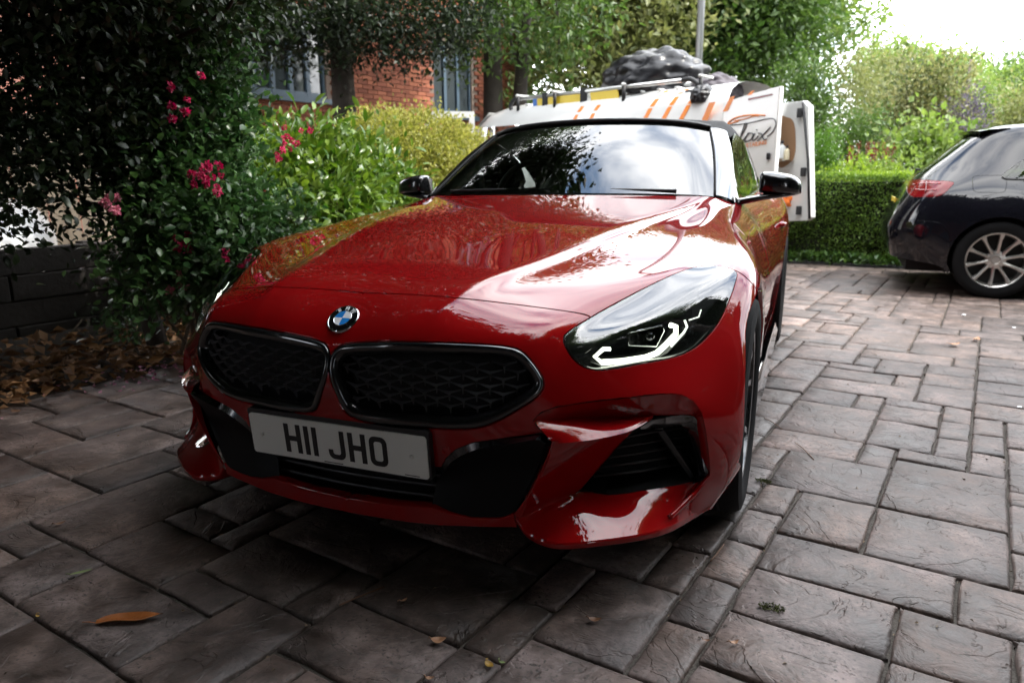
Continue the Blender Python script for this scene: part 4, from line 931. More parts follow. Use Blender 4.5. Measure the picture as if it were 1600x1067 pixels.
# kerb strip of edging along the planted border and below the hedge
# --- planted bed on the left with dead leaves, and fallen leaves
def mat_leaf(name, c0, c1, trans=.35, rough=.42, spec=.4):
    m, N, L, b = new_mat(name); ge = N.new('ShaderNodeNewGeometry'); r = N.new('ShaderNodeValToRGB'); e = r.color_ramp.elements
    e[0].color = (*c0, 1); e[1].color = (*c1, 1); L.new(ge.outputs['Random Per Island'], r.inputs[0]); L.new(r.outputs[0], b.inputs['Base Color'])
    setp(b, Roughness=rough, Specular_IOR_Level=spec); out = N['Material Output']
    if trans:
        t = N.new('ShaderNodeBsdfTranslucent'); hs = N.new('ShaderNodeHueSaturation'); hs.inputs['Saturation'].default_value = 1.15; hs.inputs['Value'].default_value = 1.5
        L.new(r.outputs[0], hs.inputs['Color']); L.new(hs.outputs[0], t.inputs[0]); mx = N.new('ShaderNodeMixShader'); mx.inputs[0].default_value = trans
        L.new(b.outputs[0], mx.inputs[1]); L.new(t.outputs[0], mx.inputs[2]); L.new(mx.outputs[0], out.inputs[0])
    return m
M['dead'] = mat_leaf('dead_leaves', (.09, .042, .019), (.28, .15, .066), .1, .6); M['petal'] = mat_leaf('pink_petals', (.45, .12, .25), (.62, .35, .45), .2, .6)
def leaf_cloud(P, D, size, aspect=.5, fold=.25, rng=RNG, quad4=False, jitter=.35):
    """numpy leaves: P positions, D pointing directions; kite-shaped folded leaves (2 tris each) or longer ovals (4 tris)"""
    n = len(P); D = D/(np.linalg.norm(D, axis=1)[:, None]+1e-9); up = rng.normal(0, .6, (n, 3))+[0, 0, 1.0]
    S = np.cross(D, up); S /= np.linalg.norm(S, axis=1)[:, None]+1e-9; Nn = np.cross(S, D)
    L = size*(1+rng.uniform(-jitter, jitter, n)); Wd = L*aspect
    L, Wd = L[:, None], Wd[:, None]
    if not quad4:
        V = np.stack([P, P+D*L*.45+S*Wd*.5-Nn*Wd*fold*-.5, P+D*L-Nn*L*.12, P+D*L*.45-S*Wd*.5-Nn*Wd*fold*-.5], 1).reshape(-1, 3)
        b = np.arange(n)[:, None]*4; F = np.concatenate([b+[0, 1, 2], b+[0, 2, 3]], 1).reshape(-1, 3)
    else:
        m1, m2 = P+D*L*.35-Nn*L*.0, P+D*L*.72-Nn*L*.05
        V = np.stack([P, m1+S*Wd*.46+Nn*Wd*fold*.5, m2+S*Wd*.38+Nn*Wd*fold*.4, P+D*L-Nn*L*.16, m2-S*Wd*.38+Nn*Wd*fold*.4, m1-S*Wd*.46+Nn*Wd*fold*.5, m1, m2], 1).reshape(-1, 3)
        b = np.arange(n)[:, None]*8; F = np.concatenate([b+[0, 1, 6], b+[1, 2, 6], b+[6, 2, 7], b+[2, 3, 7], b+[0, 6, 5], b+[5, 6, 4], b+[6, 7, 4], b+[4, 7, 3]], 1).reshape(-1, 3)
    return V, F
def litter():
    rng = np.random.default_rng(5); mb = MB()
    rows = []
    for i in range(24):
        q = -3.0+i*.42; rows.append([pq(p, q, max(-.03, z)+rng.normal(0, .012)) for p, z in ((P0-.02, -.012), (P0-.25, .02), (P0-.6, .05), (P0-1.1, .09), (P0-2.2, .12))])
    mb.grid(rows); tag(mb.build('planting_bed', M['soil']), kind='structure')
    n = 2600; q = rng.uniform(-1.2, 4.0, n); p = P0-.02-np.abs(rng.normal(0, .42, n))+rng.normal(0, .08, n)
    P = np.array([pq(a, b, .012+max(0, P0-a)*.085+rng.uniform(0, .03)) for a, b in zip(p, q)]); D = rng.normal(0, 1, (n, 3)); D[:, 2] *= .25
    V, F = leaf_cloud(P, D, .075, .55, .5, rng); tag(fast_mesh('leaf_litter', V, F, M['dead'], smooth=False), kind='stuff')
    n = 520; q = rng.normal(.75, .5, n); p = P0+rng.normal(.0, .13, n)+.05
    P = np.array([pq(a, b, .006+max(0, P0-a)*.085+rng.uniform(0, .01)) for a, b in zip(p, q)]); D = rng.normal(0, 1, (n, 3)); D[:, 2] *= .2
    V, F = leaf_cloud(P, D, .022, .8, .4, rng); tag(fast_mesh('fallen_petals', V, F, M['petal'], smooth=False), kind='stuff')
litter()
def grit():
    rng = np.random.default_rng(8); n = 5200; p = rng.uniform(P0, 4.0, n); q = rng.uniform(-2.0, 6.5, n); k = rng.random(n) < .65      # most of it gathers near the joints
    c = .115; p = np.where(k, P0+np.round((p-P0)/c)*c+rng.normal(0, .008, n), p); z = np.where(k, -.004, .002)
    P = np.array([pq(a, b, zz) for a, b, zz in zip(p, q, z)]); D = rng.normal(0, 1, (n, 3)); D[:, 2] *= .3; V, F = leaf_cloud(P, D, .0075, .6, .6, rng, jitter=.8); tag(fast_mesh('grit', V, F, M['grit'], smooth=False), kind='stuff')
M['grit'] = mat_leaf('grit_and_scraps', (.03, .022, .015), (.26, .19, .12), 0, .8)
grit()
def curled_leaf(name, u, v, length, width, ang, mat, curl, label, group=None, wave=0):
    """one fallen leaf: blade with a midrib fold, curled, lying where photo pixel (u,v) meets the ground"""
    c = at(u, v, 'Z', .004); rows = []; n = 11
    for i in range(n):
        t = i/(n-1); w = width*.5*math.sin(math.pi*min(1, t*.96+.04))**.7*(1-.25*t); x = (t-.5)*length; r = []
        for k in (-1, -.55, 0, .55, 1): r.append((x, k*w+wave*math.sin(t*6)*width*.1, .004+curl*length*(t-.45)**2*1.6+abs(k)**1.5*w*.35+wave*.002*math.sin(t*9+k)))
        rows.append(r)
    mb = MB(); mb.grid(rows); mb.tube([(-length*.5, 0, .004+curl*length*.3), (-length*.62, .004, .006+curl*length*.4), (-length*.72, .01, .005)], .0012, 5)
    o = mb.build(name, mat); o.location = c; o.rotation_euler = (0, 0, ang); tag(o, label, 'leaf', group); return o
M['orange_leaf'] = simple('orange_leaf', (.27, .085, .018), .38, var=.45, vscale=30, bump=.3, bscale=60); M['brown_leaf'] = simple('brown_leaf', (.16, .075, .035), .55, var=.4, vscale=40); M['yellow_leaf'] = simple('yellow_leaf', (.34, .20, .03), .5, var=.3, vscale=40); M['green_leaf'] = simple('pale_green_leaf', (.17, .22, .07), .5, var=.3, vscale=40); M['tan_leaf'] = simple('tan_leaf', (.36, .19, .10), .55, var=.3, vscale=40)
curled_leaf('fallen_leaf', 203, 968, .145, .042, .62, M['orange_leaf'], .02, 'long glossy orange fallen leaf lying across a paving joint', wave=1)
curled_leaf('fallen_leaf', 128, 896, .05, .014, .9, M['green_leaf'], .1, 'narrow pale green fallen leaf on the dark paving')
curled_leaf('fallen_leaf', 686, 1004, .034, .026, .4, M['tan_leaf'], .6, 'small curled russet leaf with stalk on the paving before the bumper')
curled_leaf('fallen_leaf', 765, 1042, .026, .018, -.5, M['yellow_leaf'], .5, 'tiny curled yellow leaf on a paving joint')
curled_leaf('fallen_leaf', 785, 1037, .015, .008, .1, M['green_leaf'], .2, 'tiny pale green leaf flake on the paving')
curled_leaf('fallen_leaf', 30, 631, .085, .04, .5, M['tan_leaf'], .2, 'tan fallen leaf just off the leaf litter on the paving')
curled_leaf('fallen_leaf', 26, 645, .055, .035, .1, M['brown_leaf'], .3, 'dark brown fallen leaf just off the leaf litter on the paving')
for (u, v, s, a, m_) in ((930, 971, .03, .3, 'brown_leaf'), (1148, 1006, .02, .8, 'tan_leaf'), (1104, 1003, .016, .2, 'brown_leaf'), (95, 820, .03, 1.0, 'brown_leaf'), (345, 838, .02, .5, 'brown_leaf'), (632, 940, .018, 1.2, 'tan_leaf'), (455, 775, .03, .2, 'brown_leaf'), (672, 1062, .018, .4, 'tan_leaf'), (60, 965, .014, 0, 'yellow_leaf')):
    curled_leaf('fallen_leaf', u, v, s, s*.6, a, M[m_], .5, 'small scrap of brown leaf on the paving', 'leaf scraps on the paving')
for (u, v, s, a, m_) in ((1491, 540, .07, .4, 'tan_leaf'), (1526, 532, .07, 1.2, 'tan_leaf')):
    curled_leaf('fallen_leaf', u, v, s, s*.6, a, M[m_], .5, 'tan leaf on the open paving near the black hatchback', 'tan leaves before the hatchback')
for (u, v, u2, v2) in ((1194, 653, 1222, 670), (1242, 691, 1272, 718), (1110, 876, 1131, 850), (530, 945, 600, 916), (420, 735, 470, 741)):
    a, b = at(u, v, 'Z', .004), at(u2, v2, 'Z', .004); mb = MB(); mb.tube(cr_spline([a, (a*.6+b*.4)+[.003, .002, .002], b], 4), .0018, 5); tag(mb.build('twig', M['brown_leaf']), 'thin dry twig lying on the paving', 'twig', 'twigs on the paving')
for (u, v, s) in ((1593, 636, .009), (1506, 492, .012), (1584, 512, .010)):
    p = at(u, v, 'Z', .006); bm = bmesh.new(); bmesh.ops.create_icosphere(bm, subdivisions=2, radius=s)
    for vv in bm.verts: vv.co = Vector((vv.co.x*1.2, vv.co.y, vv.co.z*.6))*(1+.12*math.sin(vv.co.x*400+vv.co.y*300))
    me = bpy.data.meshes.new('pebble'); bm.to_mesh(me); bm.free(); o = link_mesh('pebble', me, M['badge_white']); o.location = p; tag(o, 'small white pebble on the open paving', 'pebble', 'white pebbles on the paving')
M['moss'] = mat_leaf('moss', (.05, .06, .015), (.10, .11, .03), .0, .9)
def moss_tuft(u, v, r, label):
    p = at(u, v, 'Z', .002); n = 260; a = RNG.uniform(0, 6.28, n); d = r*np.sqrt(RNG.uniform(0, 1, n)); P = np.stack([p[0]+d*np.cos(a)*1.4, p[1]+d*np.sin(a)*.7, np.full(n, .0)+.004], 1); D = RNG.normal(0, .7, (n, 3))+[0, 0, .5]
    V, F = leaf_cloud(P, D, .006, .5, .3); o = fast_mesh('moss_tuft', V, F, M['moss'], smooth=False); tag(o, label, 'moss')
moss_tuft(1206, 950, .022, 'small olive tuft of moss on a paving slab'); moss_tuft(1193, 752, .02, 'flat streak of moss in a joint beside the front wheel')
# ================================================================== PLANTS
M['bark'] = simple('bark', (.034, .027, .021), .9, bump=.9, bscale=26, var=.4, vscale=10); M['bark_pale'] = simple('pale_bark', (.16, .13, .10), .85, bump=.6, bscale=30, var=.3, vscale=10); M['stem'] = simple('woody_stem', (.07, .05, .03), .8, var=.3)
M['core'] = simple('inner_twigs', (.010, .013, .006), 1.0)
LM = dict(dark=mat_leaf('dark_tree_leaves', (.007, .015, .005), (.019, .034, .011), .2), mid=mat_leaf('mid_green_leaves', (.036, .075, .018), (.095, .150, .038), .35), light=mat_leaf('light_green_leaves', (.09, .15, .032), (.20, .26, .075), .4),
 olive=mat_leaf('olive_leaves', (.10, .125, .040), (.24, .25, .10), .35), gold=mat_leaf('golden_leaves', (.15, .175, .036), (.42, .40, .12), .4), laurel=mat_leaf('laurel_leaves', (.045, .105, .018), (.165, .24, .045), .3, .30, .5), rose=mat_leaf('rose_leaves', (.022, .060, .018), (.065, .125, .040), .28, .38, .5),
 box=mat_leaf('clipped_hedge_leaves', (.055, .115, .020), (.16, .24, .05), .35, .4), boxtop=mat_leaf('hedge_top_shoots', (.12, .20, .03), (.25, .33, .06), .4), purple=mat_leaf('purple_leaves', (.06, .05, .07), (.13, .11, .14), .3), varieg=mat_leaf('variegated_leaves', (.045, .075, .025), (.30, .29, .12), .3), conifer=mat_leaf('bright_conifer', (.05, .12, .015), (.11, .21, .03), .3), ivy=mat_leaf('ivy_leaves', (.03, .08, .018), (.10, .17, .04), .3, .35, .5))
M['flower_pink'] = mat_leaf('pink_petal', (.42, .012, .08), (.62, .06, .16), .25, .5); M['flower_pale'] = mat_leaf('pale_pink_petal', (.50, .12, .20), (.65, .28, .34), .25, .5); M['flower_red'] = mat_leaf('red_spike', (.14, .012, .016), (.24, .04, .045), .2, .6)
def lobes_points(lobes, n, rng, shell=.55):
    """points in a union of ellipsoids, denser towards the outside; returns points and outward directions"""
    vol = np.array([l[3]*l[4]*l[5] for l in lobes])**.75; k = rng.choice(len(lobes), n, p=vol/vol.sum()); A = np.array(lobes)[k]
    d = rng.normal(0, 1, (n, 3)); d /= np.linalg.norm(d, axis=1)[:, None]; r = (shell+(1-shell)*rng.uniform(0, 1, n)**.6)[:, None]
    return A[:, :3]+d*A[:, 3:]*r, d
def clumps(lobes, n_clump, per, spread, rng, shell=.6, up=.25, out=.7):
    C, d = lobes_points(lobes, n_clump, rng, shell)
    P = np.repeat(C, per, 0)+rng.normal(0, 1, (n_clump*per, 3))*spread*(.5+rng.uniform(0, 1, (n_clump*per, 1)))
    D = np.repeat(d, per, 0)*out+rng.normal(0, .8, (n_clump*per, 3))+[0, 0, up]; return P, D, C
def trunk_mesh(path, r0, r1, n=10):
    P = cr_spline(path, 5); m = len(P); mb = MB(); mb.tube(P, [r0+(r1-r0)*i/(m-1) for i in range(m)], n); return mb
def plant(name, base, label, cat, lobes, leaf, n_clump, per, spread, size, aspect=.5, seed=1, trunk=None, limbs=0, bark='bark', quad4=False, fold=.25, group=None, shell=.6, up=.25, crown='crown', extra=None, stems=0):
    """a tree or shrub: an Empty at its foot, tapered trunk(s) with limbs and a crown of leaves in clumps; lobes are in world space"""
    rng = np.random.default_rng(seed); base = np.array(base, float); root = empty(name, base, 0, label, cat, group)
    P, D, C = clumps(lobes, n_clump, per, spread, rng, shell, up)
    V, F = leaf_cloud(P, D, size, aspect, fold, rng, quad4); o = fast_mesh(crown, V-base, F, LM[leaf], root, smooth=quad4); o['kind'] = 'stuff'
    if trunk:
        for path, r0, r1 in trunk:
            path = [np.array(p, float)-base for p in path]; t = trunk_mesh(path, r0, r1).build('trunk', M[bark], root)
            if limbs:
                sp = cr_spline(path, 6)
                for k in range(limbs):
                    a = sp[int(len(sp)*(.45+.5*k/limbs))]; b = C[rng.integers(len(C))]-base
                    if np.linalg.norm(b-a) < .3: continue
                    m1 = (a+b)/2+rng.normal(0, .12, 3)*np.linalg.norm(b-a); trunk_mesh([a, m1, b], r1*.75, r1*.15, 6).build('limb', M[bark], t)
    for k in range(stems):
        a = np.array([rng.normal(0, .12), rng.normal(0, .12), 0]); b = C[rng.integers(len(C))]-base; m1 = (a+b)/2+rng.normal(0, .06, 3); trunk_mesh([a, m1, b], .012, .004, 6).build('stem', M['stem'], root)
    return root, C
def bloom_mesh(r, rng, mat):
    n = 26; d = rng.normal(0, 1, (n, 3)); d[:, 1] -= .3; P = d/np.linalg.norm(d, axis=1)[:, None]*r*.35; V, F = leaf_cloud(P, d+rng.normal(0, .4, (n, 3)), r*.8, .9, .5, rng)
    me = bpy.data.meshes.new('bloom'); me.from_pydata([tuple(map(float, v)) for v in V], [], [tuple(map(int, f)) for f in F]); me.materials.append(mat); return me
BL = [bloom_mesh(.028, RNG, M['flower_pink']) for _ in range(4)]+[bloom_mesh(.028, RNG, M['flower_pale']) for _ in range(2)]
def blooms(root, spots, depth_of, pale=()):
    """flower heads where the photograph shows them: photo pixel + depth, several florets around each"""
    base = np.array(root.location)
    for k, (u, v, n) in enumerate(spots):
        d = depth_of(u); r = ray(u, v); c = CAM_POS+r*(d/(r[:2]@FH))
        for i in range(n):
            o = bpy.data.objects.new('flower', BL[int(RNG.integers(4, 6)) if k in pale else int(RNG.integers(0, 4))]); COL.objects.link(o); o.parent = root
            o.location = c-base+RNG.normal(0, .028 if n > 1 else 0, 3); o.rotation_euler = RNG.uniform(0, 6, 3); s = RNG.uniform(.5, .9); o.scale = (s, s, s)
def spot(u, v, d): r = ray(u, v); return CAM_POS+r*(d/(r[:2]@FH))
def leaf_objects(root, pts, dirs, size, aspect, mat, rng):
    """large leaves that can be told apart: one object each, sharing a few meshes"""
    base = np.array(root.location); meshes = []
    for k in range(5):
        V, F = leaf_cloud(np.zeros((1, 3)), np.array([[1., 0, 0]]), size*(.85+.08*k), aspect, .35, rng, True); me = bpy.data.meshes.new('leaf'); me.from_pydata([tuple(map(float, v)) for v in V], [], [tuple(map(int, f)) for f in F]); me.polygons.foreach_set('use_smooth', np.ones(len(F), bool)); me.materials.append(mat); meshes.append(me)
    for p, d in zip(pts, dirs):
        o = bpy.data.objects.new('leaf', meshes[int(rng.integers(5))]); COL.objects.link(o); o.parent = root; o.location = np.asarray(p)-base
        o.rotation_mode = 'QUATERNION'; o.rotation_quaternion = Vector(d).to_track_quat('X', 'Z') @ Quaternion((1, 0, 0), rng.uniform(-.6, .6))
# ---- left border
def left_border():
    rng = np.random.default_rng(11)
    # climbing rose / camellia mass, lit on its right side
    L = [tuple(spot(u, v, d))+(rx, ry, rz) for u, v, d, rx, ry, rz in ((300,110,4.0,.25,.28,.30),(320,190,4.0,.24,.28,.28),(290,250,3.9,.30,.30,.28),(285,330,3.7,.30,.32,.30),(330,380,3.7,.28,.3,.25),(270,430,3.6,.22,.28,.20),(390,360,3.9,.3,.3,.25),(310,30,4.1,.2,.25,.25))]
    base = W(290, 3.9, .05); base[2] = .05
    rose, C = plant('rose_bush', base, 'tall glossy-leaved shrub with bright pink flowers beside the red sports car', 'shrub', L, 'rose', 1250, 13, .065, .046, .6, 3, stems=14, quad4=True, crown='foliage')
    blooms(rose, [(325,262,4),(318,272,3),(333,276,3),(316,284,2),(341,300,1),(285,372,4),(287,388,3),(344,391,2),(313,118,1),(291,145,2),(268,165,1),(288,190,2),(299,273,1),(175,322,5),(180,313,2),(163,318,1),(268,440,2),(266,448,2)], lambda u: 3.45 if u > 200 else 3.3, pale=(13, 14, 15, 16, 17))
    pts, d = lobes_points(L, 110, rng, .97); dd = d*.6+rng.normal(0, .6, (110, 3))+[.2, -.5, .1]; leaf_objects(rose, pts, dd, .055, .55, LM['rose'], rng)
    # laurel hedge
    L = [tuple(spot(u, v, d))+(rx, ry, rz) for u, v, d, rx, ry, rz in ((395,270,5.0,.34,.40,.24),(465,260,5.3,.36,.45,.24),(530,265,5.6,.32,.45,.24),(580,280,5.9,.22,.4,.2),(420,325,4.8,.36,.40,.26),(500,320,5.1,.38,.4,.26),(570,320,5.6,.28,.4,.22),(360,300,4.7,.26,.35,.26),(630,312,6.2,.2,.4,.16))]
    base = W(480, 5.2); base[2] = .05
    laurel, C = plant('laurel_hedge', base, 'broad-leaved yellow-green laurel hedge behind the red bonnet', 'hedge', L, 'laurel', 1050, 10, .085, .082, .42, 4, quad4=True, stems=16, crown='foliage', up=.6, shell=.72)
    blooms(laurel, [(447,226,3),(455,215,2),(440,244,2),(436,250,1),(485,205,1),(452,234,2),(462,222,2),(413,303,3),(420,307,2),(408,300,1)], lambda u: 4.55)
    pts, d = lobes_points(L, 170, rng, .98); dd = d*.5+rng.normal(0, .6, (170, 3))+[.1, -.4, .55]; leaf_objects(laurel, pts, dd, .088, .42, LM['laurel'], rng)
    # golden clipped bush
    L = [tuple(spot(u, v, d))+(rx, ry, rz) for u, v, d, rx, ry, rz in ((600,232,7.0,.42,.5,.32),(660,232,7.3,.48,.5,.33),(715,245,7.6,.36,.5,.26),(640,270,6.9,.5,.5,.33),(700,280,7.2,.40,.5,.30),(580,270,6.7,.4,.45,.3))]
    base = W(650, 7.2); plant('golden_bush', base, 'clipped golden-green small-leaved bush beside the left door mirror', 'bush', L, 'gold', 2600, 14, .05, .036, .55, 5, stems=8, crown='foliage', up=.9, shell=.8)
    # dark overhanging tree on the left
    L = [tuple(spot(u, v, d))+(rx, ry, rz) for u, v, d, rx, ry, rz in ((60,60,3.6,.5,.5,.4),(180,40,3.8,.45,.5,.4),(270,20,4.0,.35,.4,.35),(100,160,3.6,.5,.45,.32),(220,140,3.8,.36,.4,.35),(60,215,3.4,.26,.3,.12),(190,225,3.7,.24,.3,.16),(250,280,3.8,.22,.3,.22),(20,285,3.2,.16,.2,.10),(140,290,3.5,.15,.2,.09),(210,345,3.6,.14,.25,.11),(85,330,3.3,.14,.2,.07),(-60,120,3.3,.6,.6,.6),(-120,260,3.2,.5,.5,.4),(140,-80,3.7,.8,.8,.5),(-40,-160,3.2,.9,.9,.6),(240,-200,3.6,.9,.9,.7),(60,-330,3.0,.9,.9,.7))]
    base = W(215, 4.1); base[2] = .1
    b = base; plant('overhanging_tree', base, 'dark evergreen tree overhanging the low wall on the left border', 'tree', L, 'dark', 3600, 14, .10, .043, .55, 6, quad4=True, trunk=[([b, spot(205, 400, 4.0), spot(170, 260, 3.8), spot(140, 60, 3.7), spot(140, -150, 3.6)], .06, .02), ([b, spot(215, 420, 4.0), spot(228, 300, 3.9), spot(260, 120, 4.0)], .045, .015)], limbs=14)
    for k, (u, v, d, r, n) in enumerate(((185,505,3.35,.16,150),(215,520,3.2,.12,110),(150,500,3.4,.12,90),(235,480,3.4,.12,100))):
        c = at(u, v, 'Z', .12); plant('ground_plant', (c[0], c[1], .05), 'low green seedling growing out of the dead leaves', 'plant', [(c[0], c[1], c[2], r, r, r*.8)], 'rose', n//5, 5, .03, .04, .5, 30+k, group='seedlings in the leaf litter', stems=4, crown='foliage')
left_border()
# ---- trees in front of the brick building and beyond
def lob(rng, c, R, n, sq=.75):
    out = []
    for _ in range(n):
        d = rng.normal(0, 1, 3); d /= np.linalg.norm(d); r = R*rng.uniform(.32, .5); out.append(tuple(np.array(c)+d*R*rng.uniform(.35, .75)*[1, 1, sq])+(r, r, r*.75))
    return out
def big_tree(u, d, label, leaf, height, R, seed, tr=.2, lean=(0, 0), n_clump=2200, per=12, size=.13, spread=.22, cz=None, sq=.8, extra_lobes=(), two=False, group=None, bark='bark', limbs=10, name='broadleaf_tree', pos=None):
    rng = np.random.default_rng(seed); b = W(u, d) if pos is None else np.array([pos[0], pos[1], 0.0]); b[2] = -.04
    cz = cz if cz is not None else height-R*.9; c = b+[lean[0], lean[1], cz]
    L = lob(rng, c, R, 16, sq)+[tuple(c)+(R*.6, R*.6, R*.5)]+list(extra_lobes)
    tk = [([b, b+[lean[0]*.3+.05, lean[1]*.3, cz*.4], c*[1, 1, .9]+[0, 0, 0], c+[0, 0, R*.5]], tr, tr*.35)]
    if two: tk.append(([b+[.35, .1, 0], b+[.5, .2, cz*.45], c+[R*.35, .2, 0]], tr*.8, tr*.25))
    return plant(name, b, label, 'tree', L, leaf, n_clump, per, spread, size, .5, seed, trunk=tk, limbs=limbs, group=group, bark=bark, shell=.45)
def lobe_px(L): return [tuple(spot(u, v, d))+(r, r, rz) for u, v, d, r, rz in L]
big_tree(540, 10.5, 'thick-trunked dark tree standing before the brick building, crown hiding its upper windows', 'dark', 8.0, 2.6, 41, .20, n_clump=6500, per=12, size=.078, spread=.14, extra_lobes=lobe_px([(u_, 48+14*math.sin(u_*.05), 9.9, .48, .30) for u_ in range(350, 760, 38)]+[(400,10,9.6,.7,.35),(470,20,9.8,.7,.4),(600,25,9.8,.8,.4),(690,20,10.2,.7,.4),(370,50,9.5,.35,.25),(560,40,9.7,.6,.3),(620,75,9.9,.3,.18),(660,85,10,.3,.18),(440,62,9.7,.3,.16)]))
big_tree(768, 12.0, 'twin-stemmed tree before the end of the brick building', 'mid', 9.5, 2.7, 42, .19, two=True, n_clump=2400, size=.12, spread=.17, extra_lobes=lobe_px([(730,20,11.2,.8,.5),(820,30,11.5,.9,.6),(775,70,11,.4,.3),(870,20,11.6,.9,.6),(850,105,11.8,.45,.35),(715,85,11.2,.3,.2)]))
big_tree(930, 17, 'tall pale-leaved tree rising behind the van roof', 'olive', 8.0, 2.7, 43, .2, n_clump=2200, size=.17, spread=.3, extra_lobes=lobe_px([(900,110,16,1.2,.8),(960,90,16,1.2,.9),(880,60,16.5,1.2,1.0)]))
big_tree(1120, 18, 'broad green tree behind the lamp post', 'mid', 7.5, 2.6, 44, .2, n_clump=2200, size=.17, spread=.3, extra_lobes=lobe_px([(1070,110,17,1.1,.8),(1160,120,17,1.2,.8),(1020,100,17.5,1.0,.7),(1130,60,17,1.1,.8)]))
big_tree(1235, 24, 'airy light green tree with sky showing through its upper branches', 'light', 9.6, 2.8, 45, .2, n_clump=950, size=.2, spread=.30, sq=.9, limbs=22, extra_lobes=lobe_px([(1290,60,23,1.1,.6),(1330,30,23,1.1,.7),(1210,80,23,1.2,.9)]))
big_tree(1010, 26, 'far tree crown filling the gap above the van', 'mid', 10, 3.6, 46, .25, n_clump=1800, size=.24, spread=.4)
big_tree(1420, 30, 'rounded pale green tree on the skyline behind the garden', 'light', 6.8, 2.6, 47, .2, n_clump=1500, size=.22, spread=.35, cz=4.2)
big_tree(1600, 34, 'dark blue-green tree at the far end of the garden', 'mid', 7.0, 2.6, 48, .2, n_clump=1200, size=.26, spread=.4, cz=4.4)
big_tree(1500, 42, 'distant tree line over the garden shrubs', 'mid', 6.5, 3.6, 49, .2, n_clump=1300, size=.3, spread=.5, cz=3.6)
big_tree(640, 30, 'very tall tree behind the brick building', 'mid', 17, 5.5, 50, .3, n_clump=1800, size=.33, spread=.6)
big_tree(330, 22, 'tall tree over the left end of the brick building', 'dark', 15, 5, 51, .3, n_clump=1800, size=.3, spread=.55)
# ---- trees around the parking place that the camera does not face but which shade it and show in the paint
big_tree(0, 0, 'tall tree shading the near driveway from the right side', 'mid', 10, 2.7, 61, .25, n_clump=3000, size=.16, spread=.3, pos=(7.0, -2.6), cz=7.6)
big_tree(0, 0, 'tall tree standing beside the parked hatchback, out over the drive', 'mid', 9.6, 2.5, 62, .2, n_clump=2600, size=.18, spread=.28, pos=(6.8, 1.6), cz=7.8)
big_tree(0, 0, 'dark tree added out of view on the near left to shade the foreground', 'dark', 9.5, 3.2, 63, .25, n_clump=5200, size=.26, spread=.3, pos=(-4.6, -3.0), lean=(1.9, .4), cz=6.2)  # added out of view, crown leaned over the foreground to darken it
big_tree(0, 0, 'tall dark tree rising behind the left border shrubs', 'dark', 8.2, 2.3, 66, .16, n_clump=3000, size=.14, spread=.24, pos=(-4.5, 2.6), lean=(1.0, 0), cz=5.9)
big_tree(0, 0, 'unseen dark tree added behind the camera to block the sky', 'dark', 9.0, 3.9, 64, .25, n_clump=5600, size=.26, spread=.3, pos=(-.4, -6.6), cz=5.2, lean=(.9, 1.9))  # unseen canopy, added to keep sky light off the bumper and near paving
big_tree(0, 0, 'unseen spreading dark tree added at the street end to block the sky', 'dark', 8.5, 3.6, 65, .25, n_clump=5200, size=.26, spread=.3, pos=(4.2, -7.0), cz=5.0, lean=(0, 1.0))  # put in out of view to close the canopy against sky light
